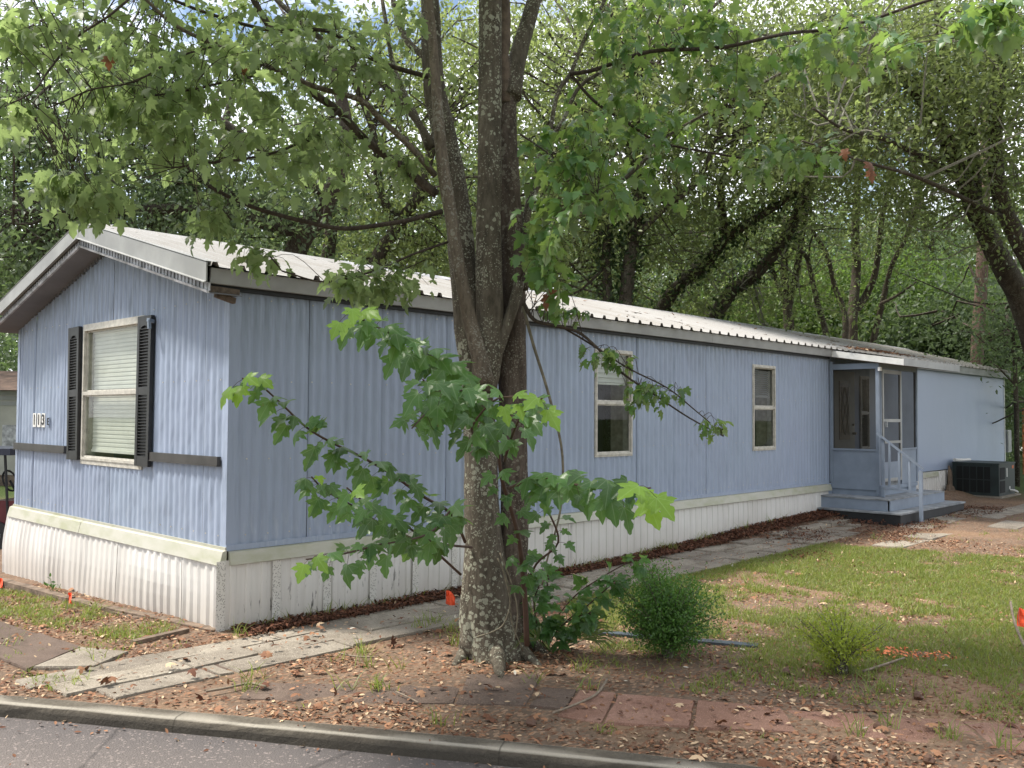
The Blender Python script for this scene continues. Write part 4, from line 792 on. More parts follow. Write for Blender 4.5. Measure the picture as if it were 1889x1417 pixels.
# roots
for a in ((875, 1200, 835, 1228), (940, 1205, 1000, 1228), (915, 1210, 925, 1262), (960, 1190, 1010, 1205), (870, 1180, 848, 1195)):
    p, q = on_ground(a[0], a[1]), on_ground(a[2], a[3]); b = MB(); b.tube(crom([p+[0, 0, .12], (p+q)/2+[0, 0, .035], q+[0, 0, -.02]], 4), np.linspace(.075, .02, 9), 8, .2); b.build('root', M['bark'], maple, True)
b = MB(); pp = path([(874, 1200), (872, 1130), (873, 1070), (876, 1010)], D-.02, D); b.tube(pp, np.interp(np.linspace(0, 1, len(pp)), [0, .4, .8, 1], [.10, .095, .07, .03]), 10, .12); b.build('burl', M['bark'], maple, True)
BR = [  # (points, width0, width1, depth0, depth1, material)
 ([(806, 359), (733, 302), (673, 257), (622, 203), (559, 156), (511, 73), (468, 0), (440, -70)], 17, 11, D, D-.5, 'barkred'),
 ([(803, 324), (759, 273), (698, 216), (664, 184), (578, 159), (505, 127), (447, 102), (400, 84), (320, 45), (260, -10)], 12, 6, D-.05, D-1.2, 'barklight'),
 ([(800, 270), (759, 210), (705, 156), (648, 117), (597, 76), (552, 38), (511, 0), (480, -40)], 14, 9, D, D+.4, 'bark'),
 ([(790, 142), (718, 121), (667, 98), (603, 57), (505, 57), (400, 30), (320, 0), (260, -30)], 9, 5, D, D-.6, 'barktwig'),
 ([(790, 275), (770, 220), (745, 170), (725, 120), (715, 60), (705, 0)], 12, 7, D+.1, D+.7, 'bark'),
 ([(790, 110), (755, 80), (735, 40), (725, 0)], 14, 10, D+.2, D+.6, 'bark'),
 ([(815, 390), (770, 402), (733, 410), (638, 422), (568, 410), (505, 394), (463, 381), (420, 362), (385, 343)], 10, 7, D-.05, D-.9, 'barktwig'),
 ([(627, 203), (590, 235), (527, 275), (440, 295), (390, 300), (320, 310)], 6, 3, D-.4, D-1.2, 'barktwig'),
 ([(505, 127), (470, 140), (400, 155), (330, 170), (250, 180)], 5, 3, D-.7, D-1.3, 'barktwig'),
 ([(400, 84), (330, 105), (250, 150), (170, 165), (100, 195), (40, 210)], 4, 2.5, D-1, D-1.8, 'barktwig'),
 ([(260, -20), (200, 30), (140, 70), (90, 130), (60, 170), (0, 200)], 5, 3, D-1.6, D-2.2, 'barktwig'),
 ([(845, 440), (760, 470), (690, 500), (600, 520), (520, 500)], 5, 3, D-.1, D-.9, 'barktwig'),
 ([(968, 534), (982, 489), (999, 450), (1019, 419), (1062, 400), (1130, 350), (1195, 289), (1215, 262), (1310, 205), (1450, 130), (1560, 70)], 11, 5, D, D+.9, 'bark'),
 ([(967, 438), (979, 381), (1005, 302), (1027, 178), (1052, 137), (1078, 73), (1116, 0), (1140, -60)], 10, 6, D+.05, D+.4, 'bark'),
 ([(958, 470), (968, 400), (985, 330), (1000, 280), (1040, 220), (1080, 150), (1200, 98), (1260, 60), (1330, 0)], 9, 6, D+.1, D+.7, 'bark'),
 ([(1052, 137), (1100, 128), (1200, 95), (1330, 88), (1450, 62), (1560, 50), (1700, 5), (1780, -20)], 8, 5, D+.2, D-.2, 'barktwig'),
 ([(1052, 137), (1100, 190), (1170, 235), (1215, 262), (1300, 280), (1400, 295), (1520, 300)], 6, 3, D+.2, D+.6, 'barktwig'),
 ([(960, 248), (1000, 275), (1030, 300), (1075, 340), (1110, 370)], 4, 2, D, D-.6, 'barktwig'),
 ([(966, 560), (985, 590), (1020, 600), (1065, 612), (1100, 640), (1150, 690), (1210, 730), (1270, 770), (1335, 805)], 8, 2.5, D-.1, D-.5, 'barktwig'),
 ([(1040, 605), (1090, 635), (1160, 680), (1230, 715), (1280, 755), (1310, 780)], 4, 2, D-.15, D-.7, 'barktwig'),
 ([(965, 565), (985, 640), (1010, 720), (1035, 820), (1038, 900), (1030, 960), (1010, 1030), (1000, 1080)], 6, 3, D-.1, D-.3, 'vine'),
 ([(1960, -60), (1900, -10), (1850, 20), (1800, 50), (1760, 70)], 7, 3, D-1.7, D-1.5, 'barktwig'),
 ([(862, 520), (855, 440), (848, 380)], 5, 4, D+.3, D+.3, 'barktwig')]
for (pts, w0, w1, d0, d1, mt) in BR: limb('branch', pts, w0, w1, d0, d1, mt, 8, 4, .04)
# low leafy shoots, leaf by leaf
def hero_mesh(V, Fc, m):
    me = np_mesh('leaf', V, Fc.tolist(), m, True); uv = me.uv_layers.new(name='leaf'); vi = np.zeros(len(me.loops), np.int32); me.loops.foreach_get('vertex_index', vi)
    uv.data.foreach_set('uv', np.stack([V[vi, 0]+.5, V[vi, 1]], 1).astype(np.float32).ravel()); return me
HERO = [hero_mesh(V, Fc, M['herol']) for V, Fc in LP]; HNEW = [hero_mesh(V, Fc, M['maplenew']) for V, Fc in LP[:2]]
nleaf = [0]
def hero_leaf(pos, tip, upd, size, new=False, parent=maple):
    me = random.choice(HNEW if new else HERO); Rm = frames(np.array([tip]), np.array([upd]))[0]
    o = bpy.data.objects.new('leaf', me); m = Matrix(Rm.tolist()).to_4x4(); m.translation = Vector(pos-wloc(parent))
    o.matrix_basis = m @ Matrix.Diagonal((size*random.uniform(.85, 1.15), size, size, 1)); link(o, parent); nleaf[0] += 1
def shoot(pts, d0, d1, w0, w1, n, size, stem='redstem', start=.15, newtip=2, parent=maple, droopy=.75, name='shoot', pet=.06):
    P = path(pts, d0, d1, 5); dep = (P-CAM)@fw; b = MB(); b.tube(P, np.linspace(w0, w1, len(P))/2/F*dep, 6); tot = len(P)-1
    for i in range(n):
        u = start+(1-start)*((i//2*2+1)/n) ; u = min(1, u+random.uniform(-.02, .02)); k = u*tot; j = min(tot-1, int(k)); p = P[j]+(P[j+1]-P[j])*(k-j); ax = norm(P[j+1]-P[j])
        sgn = 1 if i % 2 else -1; side = norm(np.cross(ax, -fw))*sgn; ang = random.uniform(-.9, .9) if (i//2) % 2 else random.uniform(.4, 1.4)
        dr = norm(side*math.cos(ang)+(-fw*.6+np.array([0, 0, .35]))*math.sin(abs(ang))+ax*.5+rdir(1)[0]*.25); ln = pet*random.uniform(.6, 1.3)
        e = p+dr*ln-np.array([0, 0, .015]); tip = norm(dr*.75+np.array([0, 0, -droopy])+rdir(1)[0]*.22); upd = norm(np.array([0, 0, .65])-fw*.62+rdir(1)[0]*.42)
        b.tube([p, (p+e)/2+[0, 0, .006], e], [.0016, .0013, .001], 4); sz = size*(1-.35*u)*random.uniform(.75, 1.2)
        hero_leaf(e, tip, upd, sz, i >= n-newtip, parent)
    b.build(name, M[stem], parent, True)
S = [([(858, 1000), (845, 970), (827, 943), (779, 915), (724, 876), (669, 844), (613, 817), (566, 789), (519, 745), (479, 710), (447, 698)], D-.1, D-1.7, 6.5, 3, 46, .15, 4),
     ([(850, 1060), (787, 1006), (716, 975), (653, 935), (600, 905), (575, 880)], D-.1, D-1.4, 5, 3, 30, .13, 1),
     ([(858, 960), (835, 940), (790, 985), (700, 1005), (620, 1025), (565, 1032)], D-.3, D-2.1, 5, 3, 24, .14, 2),
     ([(890, 760), (850, 700), (800, 660), (750, 630), (690, 600), (640, 575)], D-.5, D-2.3, 5, 3, 36, .165, 5),
     ([(940, 900), (990, 880), (1040, 890), (1100, 900), (1160, 905), (1200, 900)], D-.9, D-2.6, 6, 3, 28, .165, 5),
     ([(920, 800), (880, 745), (850, 720), (800, 720), (780, 700)], D-.9, D-2.2, 6, 3, 18, .15, 0),
     ([(930, 850), (950, 790), (975, 750), (1000, 735)], D-.9, D-2.4, 6, 3, 12, .15, 2),
     ([(870, 1010), (800, 1000), (740, 965), (690, 940), (640, 900)], D-.3, D-1.8, 5, 3, 22, .14, 1),
     ([(905, 770), (870, 745), (830, 745), (790, 760), (760, 790)], D-1.0, D-2.0, 5, 3, 20, .15, 0),
     ([(915, 830), (890, 810), (870, 790), (910, 740), (960, 730)], D-.9, D-2.2, 6, 3, 14, .155, 3),
     ([(972, 1190), (968, 1100), (958, 1000), (940, 930), (925, 880), (918, 820), (905, 760)], D-.35, D-.9, 11, 6, 20, .12, 0),
     ([(968, 1090), (990, 1040), (1030, 1000), (1010, 940), (990, 900)], D-.4, D-1.0, 5, 3, 18, .11, 0)]
for (pts, d0, d1, w0, w1, n, size, nw) in S: shoot(pts, d0, d1, w0, w1, n, size, newtip=nw)
# canopy: twigs grown from the skeleton into the crown's volume with leaves hanging at their ends
SKP = np.vstack(sk)
def canopy(blobs, size, mat, protos, parent, skel, twmat, leafn=(5, 9), tname='twig', lname='foliage', tipw=(.55, .5), bend=.25, spread=.13):
    tb_ = MB(); allp = [[] for _ in protos]
    for (px, py, d, rx, ry, rd, n) in blobs:
        for _ in range(n):
            v = rdir(1)[0]*rng.random()**.45; c = W3(px+v[0]*rx, py+v[1]*ry, d+v[2]*rd)
            dd = np.linalg.norm(skel-c, axis=1); k = np.argmin(dd+rng.random(len(dd))*.5); a = skel[k]
            if dd[k] > .8: a = c+norm(a-c)*rng.uniform(.35, .8)
            mid = (a+c)/2+rdir(1)[0]*bend*np.linalg.norm(c-a)*.5+np.array([0, 0, .06]); L = np.linalg.norm(c-a)
            tw = crom([a, mid, c], 3); tb_.tube(tw, np.linspace(.0022+.0015*L, .001, len(tw)), 4, cap=False)
            m = rng.integers(*leafn); ax = norm(c-mid)
            for q in range(m):
                t = rng.uniform(.45, 1.0); p = mid+(c-mid)*t+rdir(1)[0]*spread*rng.random()
                out = norm(norm(p-(mid+(c-mid)*t))*1.0+ax*.4+np.array([0, 0, -.25])); tip = norm(out*tipw[0]+np.array([0, 0, -tipw[1]])+rdir(1)[0]*.3); u = norm(np.array([0, 0, 1.])+rdir(1)[0]*.55)
                allp[rng.integers(len(protos))].append((p, tip, u, size*rng.uniform(.6, 1.25)))
    tb_.build(tname, M[twmat], parent, False, kind='stuff')
    out = []
    for pr, L in zip(protos, allp):
        if L: out.append(stamp(pr, np.array([l[0] for l in L]), np.array([l[1] for l in L]), np.array([l[2] for l in L]), np.array([l[3] for l in L])))
    leafmesh(lname, out, M[mat], parent, kind='stuff')
canopy([(360, 80, D-.9, 330, 110, .9, 100), (240, 230, D-1.2, 150, 90, .6, 44), (430, 260, D-.9, 210, 100, .8, 66), (620, 110, D-.1, 200, 130, .9, 86), (620, 300, D-.4, 170, 80, .7, 40),
        (150, 385, D-1.5, 80, 34, .3, 34), (400, 420, D-1.0, 60, 36, .3, 13), (460, 478, D-1.0, 45, 20, .2, 8), (700, 530, D-.5, 110, 30, .4, 34), (50, 60, D-1.8, 100, 80, .5, 22), (15, 220, D-2.1, 50, 50, .3, 9), (280, 180, D-.4, 260, 140, .6, 40)],
       .075, 'mapleup', LL, maple, SKP, 'barktwig')
canopy([(1060, 330, D-.5, 110, 120, .6, 50), (1010, 470, D-.6, 50, 90, .5, 26), (1180, 260, D+.4, 170, 130, .6, 56), (1400, 120, D+.3, 170, 100, .6, 40), (1200, 60, D+.3, 180, 80, .7, 44), (1440, 290, D+.3, 120, 60, .4, 22),
        (1830, 40, D-1.6, 80, 50, .3, 22), (1600, 90, D-.5, 120, 70, .5, 16)], .092, 'maple', LL, maple, SKP, 'barktwig', tname='twig_cluster', lname='darker_foliage')
canopy([(1120, 665, D-.4, 60, 26, .2, 15), (1210, 735, D-.5, 70, 26, .2, 20), (1040, 580, D-.2, 60, 24, .25, 12), (1310, 795, D-.55, 35, 14, .12, 8)], .055, 'maple', LL, maple, SKP, 'barktwig', (4, 7), tname='hanging_twig', lname='small_foliage', spread=.06)
# the crown goes on above and behind the camera's view
canopy([(300, -330, D-1.5, 600, 240, 2.0, 120), (900, -350, D, 500, 240, 2.0, 110), (560, -420, D+.5, 420, 180, 1.2, 110)], .17, 'mapleup', LL, maple, SKP, 'barktwig', (5, 8), tname='high_twig', lname='high_foliage', spread=.3)
# dead hanging leaves and a few pale vines on the trunk
pr = [(1603, 300, D-1.2, .085), (1606, 316, D-1.2, .07), (1558, 276, D-1.1, .065), (200, 105, D-1.6, .07), (1010, 545, D-.4, .10), (1020, 535, D-.4, .08), (448, 110, D-.9, .09)]
L = [(W3(a, b_, c), norm(np.array([0, 0, -1])+rdir(1)[0]*.3), norm(-fw+rdir(1)[0]*.6), s) for a, b_, c, s in pr]
o = stamp(LP[1], *(np.array(q) for q in zip(*L))); V = o[0].copy(); leafmesh('withered_leaves', [(V, o[1])], M['dead'], maple, kind='stuff')
for pts in ([(918, 1030), (935, 1070), (942, 1110), (930, 1150), (910, 1165), (880, 1175)], [(922, 1020), (945, 1080), (955, 1130), (950, 1180)], [(925, 1040), (940, 1100), (945, 1150), (965, 1200)]):
    b = MB(); b.tube(path(pts, D-.28, D-.24), .005, 5); b.build('vine_stem', M['vine'], maple, True)

# ================= UNDERGROWTH RIGHT OF THE MAPLE =================
sp = on_ground(1010, 1195); SD = float((sp-CAM)@fw)
sap = empty('maple_sapling', tuple(sp), 'low bush of young maple shoots with dark green leaves right of the big trunk', 'sapling')
for pts in ([(1000, 1195), (1020, 1150), (1060, 1100), (1110, 1065), (1165, 1035), (1185, 1035)], [(1000, 1195), (1040, 1150), (1080, 1120), (1120, 1085), (1135, 1070)], [(1000, 1195), (1005, 1130), (1010, 1080), (1000, 1050)], [(1010, 1195), (1030, 1160), (1060, 1140), (1090, 1130)], [(1000, 1195), (990, 1150), (985, 1110), (995, 1080)]):
    shoot(pts, SD, SD-.3, 3, 2, 24, .125, parent=sap, newtip=0, droopy=.45, name='stem', pet=.05, start=.1)
bp = on_ground(1020, 1200); pal = empty('palmetto', tuple(bp), 'small palmetto with thin arching fronds at the foot of the maple', 'palm')
for k in range(7):
    a0 = rng.uniform(-.5, 2.8); ln = rng.uniform(.3, .5); d = rt*math.cos(a0)-fw*rng.uniform(-.5, .7)+np.array([0, 0, rng.uniform(.3, 1.0)]); d = norm(d); b = MB()
    base = bp+[0, 0, -.02]; mid = base+d*ln*.6; b.tube([base, mid], [.007, .004], 5)
    for j in range(9):
        e = norm(d+norm(np.cross(d, fw))*(j-4)*.16+rdir(1)[0]*.05); tipq = mid+e*ln*.7+np.array([0, 0, -.12*ln-.02*abs(j-4)]); m2 = mid+e*ln*.4; w = norm(np.cross(e, fw))*.007
        b.add([mid, m2-w, tipq, m2+w, ], [(0, 1, 2, 3)])
    b.build('frond', M['palm'], pal)
def shrub(name, px, py, wpx, hpx, nstem, nleaf_, ls, mat, label, seed=0, open_=.45, group=None, stem='bark'):
    p = on_ground(px, py); d = float((p-CAM)@fw); r = wpx/2/F*d; h = hpx/F*d; root = empty(name, tuple(p), label, 'shrub', group); b = MB(); L = []
    tips = []
    for k in range(nstem):
        dv_ = rdir(1)[0]*rng.random()**.33; e = p+np.array([dv_[0]*r, dv_[1]*r, h*(.60+.39*dv_[2]*(.75+.5*rng.random()))]); a = math.atan2(dv_[1], dv_[0]); q = min(1, math.hypot(dv_[0], dv_[1])); m = p+(e-p)*.45+np.array([-(math.cos(a))*r*q*.22, -(math.sin(a))*r*q*.22, 0])
        P = crom([p+[math.cos(a)*.03, math.sin(a)*.03, 0], m, e], 4); b.tube(P, np.linspace(.009, .0015, len(P)), 5, cap=False); tips.append(P)
    for P in tips:
        for j in range(nleaf_//nstem):
            t = rng.random()**.6; c = P[int((.5+.5*t)*(len(P)-1))]+rng.normal(size=3)*r*.14*np.array([1, 1, .9]); L.append((c, norm(np.array([0, 0, .5])+rdir(1)[0]), norm(np.array([0, 0, .6])+rdir(1)[0]), ls*rng.uniform(.6, 1.3)))
    L = [l for l in L if l[0][2] > p[2]+.02]
    leafmesh('foliage', [stamp(DL, *(np.array(q) for q in zip(*L)))], M[mat], root, kind='stuff'); b.build('stems', M[stem], root, True, kind='stuff'); return root
shrub('holly_shrub', 1232, 1212, 238, 182, 90, 17000, .022, 'holly', 'dense dark green shrub with tiny leaves in the yard right of the maple')
shrub('yellow_shrub', 1553, 1243, 180, 140, 44, 4200, .021, 'yellow', 'small sparse yellow green shrub standing alone on the lawn')
# ================= BACKGROUND TREES =================
def gpt(px, d): 
    p = W3(px, 762, d); return np.array([p[0], p[1], float(terr(p[0], p[1])*0)])
def bg_tree(name, label, trunks, crown, leaf='oak', bark='oakbark', ls=.085, ivy=False, group=None, cat='tree', per_cl=82, cr=.42, limbs=True, twig=True):
    """trunks: list of ([(px,py,depth)...], w0px, w1px); first starts at the ground. crown: (px,py,d,rx,ry,rd,nclusters)"""
    p0 = trunks[0][0][0]; root = empty(name, tuple(gpt(p0[0], p0[2])), label, cat, group); skl = []
    for i, (pts, w0, w1) in enumerate(trunks):
        P = crom([W3(*q) for q in pts], 5)
        if i == 0 or pts[0][1] is None: pass
        if pts[0][1] > 560: P = np.vstack([[P[0][0], P[0][1], -.1], P])
        dep = (P-CAM)@fw; b = MB(); b.tube(P, 1.15*np.linspace(w0, w1, len(P))/2/F*dep, 9, .12); b.build('trunk' if i == 0 else 'limb', M[bark], root, True); skl.append(P)
    SKt = np.vstack(skl); C = []; tw = MB()
    for (px, py, d, rx, ry, rd, n) in crown:
        for _ in range(max(1, n//6)):
            v = rdir(1)[0]*rng.random()**.4; c = W3(px+v[0]*rx, py+v[1]*ry, d+v[2]*rd)
            for _ in range(6): C.append(c+rng.normal(size=3)*np.array([.85, .85, .34])*(d/18))
    C = np.array(C)
    if twig and len(C):
        for c in C[::2]:
            dd = np.linalg.norm(SKt-c, axis=1); k = np.argmin(dd+rng.random(len(dd))*1.5); a = SKt[k]; L = dd[k]
            if L > 3.2: a = c+(a-c)*(3.2/L)*rng.uniform(.5, 1)
            m1 = a+(c-a)*.4+rng.normal(size=3)*.12*min(L, 3); m2 = a+(c-a)*.75+rng.normal(size=3)*.12*min(L, 3); P = crom([a, m1, m2, c], 2); tw.tube(P, np.linspace(.008+.008*min(L, 4), .006, len(P)), 4, cap=False)
        tw.build('twigs', M['lichentwig' if twig == 2 else bark], root, kind='stuff')
    if len(C):
        n = len(C)*per_cl; base = np.repeat(C, per_cl, 0); sz = np.repeat(rng.uniform(.6, 1.25, len(C)), per_cl)
        pos = base+rng.normal(size=(n, 3))*cr*np.array([1, 1, .55])*sz[:, None]; pos[:, 2] = np.maximum(pos[:, 2], .1)
        tip = rdir(n)+np.array([0, 0, -.25]); u = rdir(n)*.8+np.array([0, 0, .8]); leafmesh('crown', [stamp(DL, pos, tip, u, ls*rng.uniform(.6, 1.4, n))], M[leaf], root, kind='stuff')
    if ivy:
        pos = []; 
        for P in skl[:ivy if isinstance(ivy, int) else 1]:
            k = rng.integers(0, len(P)-1, 1300); t = rng.random(1300)[:, None]; pos.append(P[k]*(1-t)+P[k+1]*t+rng.normal(size=(1300, 3))*.13)
        pos = np.vstack(pos); n = len(pos); leafmesh('ivy', [stamp(DL, pos, rdir(n), rdir(n)+np.array([0, 0, .5]), rng.uniform(.07, .14, n))], M['ivy'], root, kind='stuff')
    return root
bg_tree('live_oak', 'big dark oak rising behind the left end of the white roof', [([(520, 700, 17), (540, 480, 17), (600, 380, 16.5), (640, 250, 16), (600, 80, 16)], 44, 16), ([(560, 430, 17), (420, 395, 16), (300, 385, 15.5), (150, 395, 15), (20, 390, 14.5)], 24, 9), ([(600, 360, 16.5), (400, 220, 16), (200, 120, 15.5), (60, 60, 15)], 18, 7), ([(560, 420, 17), (300, 300, 16), (120, 260, 15), (30, 180, 15)], 16, 6)],
        [(150, 320, 15.5, 260, 190, 1.6, 190), (60, 120, 16.5, 190, 140, 2, 60), (330, 390, 16.5, 260, 110, 1.5, 130), (420, 200, 17.5, 260, 190, 1.5, 75), (90, 470, 15.5, 150, 90, 1.2, 70)], 'oakdark', ls=.10, per_cl=80, cr=.45)
bg_tree('live_oak', 'oak with reddish leaning trunks behind the roof left of the maple', [([(655, 640, 19), (690, 490, 19), (735, 415, 19), (775, 350, 18.5), (810, 220, 18)], 26, 14), ([(590, 560, 19), (612, 420, 19), (600, 350, 19), (560, 250, 18.5)], 24, 12), ([(735, 415, 19), (700, 350, 19), (690, 250, 18.5), (640, 120, 18)], 16, 8)],
        [(680, 260, 19.5, 240, 200, 1.8, 110), (700, 430, 20, 200, 100, 1.5, 90), (800, 80, 18.5, 220, 120, 1.8, 55)], 'oak', ls=.11, cr=.5)
bg_tree('ivy_clad_oak', 'upright ivy clad oak trunk just right of the maple behind the roof', [([(1150, 640, 18), (1157, 520, 18), (1168, 440, 18), (1180, 360, 17.8), (1165, 260, 17.5), (1190, 130, 17)], 26, 13), ([(1125, 600, 18.2), (1118, 470, 18.2), (1125, 380, 18), (1100, 280, 18)], 18, 9), ([(1168, 440, 18), (1230, 380, 17.5), (1290, 330, 17), (1340, 200, 16.5)], 12, 6)],
        [(1080, 220, 18, 200, 190, 1.8, 120), (1240, 320, 17.5, 190, 130, 1.8, 95), (1070, 480, 19, 130, 90, 1.2, 60), (1250, 100, 17, 220, 130, 1.8, 90), (1100, 40, 20, 170, 130, 1.8, 110)], 'oak', ivy=2, ls=.10, cr=.5)
bg_tree('ivy_clad_oak', 'leaning ivy covered oak arching right from behind the middle of the roof', [([(1190, 620, 20), (1245, 535, 20), (1300, 490, 19.5), (1340, 440, 19), (1400, 400, 18.5), (1480, 350, 18)], 24, 10), ([(1300, 640, 20), (1340, 550, 20), (1400, 500, 19.5), (1460, 420, 19), (1500, 300, 18.5), (1540, 180, 18)], 26, 12), ([(1340, 440, 19), (1330, 340, 18.5), (1370, 230, 18), (1420, 120, 17.5)], 14, 7)],
        [(1330, 430, 20, 170, 90, 1.3, 70), (1420, 260, 18.5, 190, 150, 1.8, 120), (1450, 90, 17.5, 230, 120, 1.8, 95), (1300, 560, 21, 160, 50, 1, 45)], 'oak', ivy=2, ls=.10, cr=.45, twig=2)
bg_tree('forked_oak', 'bare stemmed oak forking low behind the roof, left of the porch', [([(1456, 700, 22), (1456, 610, 22), (1452, 560, 22), (1447, 490, 22), (1450, 400, 21.5)], 19, 11), ([(1454, 565, 22), (1470, 500, 22), (1480, 430, 21.5), (1500, 330, 21)], 14, 8), ([(1448, 560, 22), (1425, 500, 22), (1400, 470, 21.5), (1350, 440, 21)], 9, 4), ([(1460, 530, 22), (1490, 525, 21.8), (1500, 500, 21.6)], 5, 2)],
        [(1470, 380, 21.5, 120, 110, 1.5, 30)], 'oak', ls=.10, cr=.45, twig=2)
bg_tree('forked_oak', 'slender curving oak stem rising behind the porch roof', [([(1524, 700, 21), (1524, 620, 21), (1508, 560, 21), (1495, 500, 21), (1485, 470, 21), (1450, 450, 20.5)], 11, 6), ([(1552, 690, 23), (1560, 590, 23), (1540, 530, 23), (1525, 470, 22.5), (1495, 420, 22)], 11, 6)],
        [(1500, 430, 21.5, 70, 60, 1, 12)], 'oak', ls=.09, cr=.4)
bg_tree('forked_oak', 'tall reddish oak forking above the porch roof', [([(1572, 720, 24), (1570, 620, 24), (1575, 560, 24), (1580, 490, 24), (1578, 410, 23.5), (1585, 300, 23)], 20, 11), ([(1575, 580, 24), (1600, 540, 24), (1615, 500, 23.5), (1625, 420, 23), (1640, 330, 22.5)], 13, 7), ([(1596, 690, 24), (1618, 600, 24), (1630, 550, 23.5), (1645, 490, 23), (1675, 430, 22.5), (1700, 340, 22)], 11, 6), ([(1625, 560, 23.5), (1655, 545, 23), (1690, 520, 22.5)], 6, 3)],
        [(1600, 330, 23, 150, 90, 1.6, 40), (1620, 180, 21, 200, 110, 1.8, 90)], 'oak', ls=.10, cr=.45, twig=2)
bg_tree('pine_tree', 'straight pine trunk with flaky pinkish bark behind the far end of the roof', [([(1800, 760, 23), (1803, 650, 23), (1808, 560, 23), (1812, 480, 23), (1815, 380, 23), (1820, 200, 23), (1824, 20, 23), (1828, -200, 23)], 21, 14)], [(1825, -220, 23, 130, 90, 1.5, 40)], 'oakdark', 'pinebark', ls=.13)
bg_tree('live_oak', 'massive dark oak leaning in from the right edge above the far end of the home', [([(1930, 700, 18), (1885, 560, 18), (1845, 480, 17.5), (1800, 390, 17), (1765, 300, 16.5), (1700, 180, 16), (1600, 80, 15.5)], 42, 18), ([(1940, 560, 16.5), (1895, 470, 16.5), (1850, 380, 16.2), (1835, 260, 16), (1850, 80, 15.5)], 34, 18), ([(1800, 390, 17), (1790, 250, 16.5), (1740, 130, 16), (1730, -20, 15.5)], 22, 12), ([(1780, 330, 16.5), (1640, 260, 15), (1560, 240, 14), (1500, 200, 13.5)], 10, 3), ([(1850, 400, 16.2), (1700, 330, 14.5), (1600, 300, 14), (1480, 260, 13.5)], 8, 3)],
        [(1720, 180, 16, 220, 170, 1.8, 190), (1600, 60, 15.5, 260, 110, 1.6, 100), (1860, 380, 17.5, 90, 110, 1.3, 50), (1860, 130, 15.5, 150, 180, 1.5, 110), (1500, 200, 15.5, 120, 130, 1.2, 50), (1700, 360, 17, 140, 70, 1.2, 40)], 'oak', ls=.09, cr=.45, twig=2, per_cl=75)
bg_tree('oak_sapling', 'leafy dark green young oak drooping beyond the far end of the home', [([(1875, 760, 21), (1870, 640, 21), (1860, 540, 21)], 8, 4)], [(1872, 610, 20.5, 60, 90, 1.0, 50), (1760, 640, 25, 130, 50, 1, 40), (1880, 740, 24, 40, 60, 1, 24)], 'oakdark', ls=.10, cr=.4)
for i, (px, d, lab) in enumerate(((-260, 24, 'tree beyond the neighboring tan home outside the left corner'), (900, 28, 'tall background oak hidden mostly behind the maple stems'), (1260, 33, 'far oak filling the gap behind the ivy clad trunks'), (1700, 34, 'far oak rising above the green thicket on the right'), (2150, 24, 'oak standing past the right edge beside the lawn'), (420, 31, 'far oak seen above the ridge of the white roof'))):
    bg_tree('background_oak', lab, [([(px, 730, d), (px+20, 500, d), (px-15, 300, d), (px+30, 100, d)], 20, 10), ([(px+15, 450, d), (px+120, 330, d), (px+170, 220, d)], 9, 5), ([(px+15, 420, d), (px-110, 300, d), (px-190, 200, d)], 9, 5)],
            [(px, 280, d, 320, 220, 3, 60), (px+60, 500, d, 280, 90, 2.5, 45)], 'oakdark', ls=.17, cr=.8, per_cl=95, group='oaks in the far background')
def world_tree(name, loc, h, r, label, group, n=110):
    root = empty(name, loc, label, 'tree', group); b = MB(); L = np.array(loc, float); top = L+[rng.normal()*.4, rng.normal()*.4, h*.7]
    P0 = crom([L-[0, 0, .1], (L+top)/2+rdir(1)[0]*.3, top], 4); b.tube(P0, np.linspace(.28, .12, len(P0)), 10, .1); b.build('trunk', M['oakbark'], root, True)
    v = rdir(n)*(rng.random(n)**.4)[:, None]; C = L+[0, 0, h*.66]+v*np.array([r, r, h*.34])
    for c in C[:14]: P = crom([P0[rng.integers(5, len(P0))], (P0[-1]+c)/2, c], 3); b = MB(); b.tube(P, np.linspace(.09, .02, len(P)), 6); b.build('limb', M['oakbark'], root, True)
    m = n*70; pos = np.repeat(C, 70, 0)+rng.normal(size=(m, 3))*.55; leafmesh('crown', [stamp(DL, pos, rdir(m)+[0, 0, -.3], rdir(m)*.8+[0, 0, .8], .2*rng.uniform(.6, 1.4, m))], M['oak'], root, kind='stuff')
for loc, h, r, lb in (((-9, 17, 0), 12, 4.5, 'tree far left of the gable end, outside the picture'), ((-17, 9, 0), 12, 4.5, 'tree left of the gable end across the road'), ((10, -15, 0), 11, 3.8, 'tree to the right of the lawn, outside the picture'), ((1.5, -15.5, 0), 12, 4.2, 'street tree behind the camera, right of the road'), ((-6, -17, 0), 12, 4.5, 'street tree behind the camera across the road'), ((-13, -9, 0), 11, 4, 'street tree across the road left of the camera')): world_tree('street_tree', loc, h, r, lb, 'trees across the road')
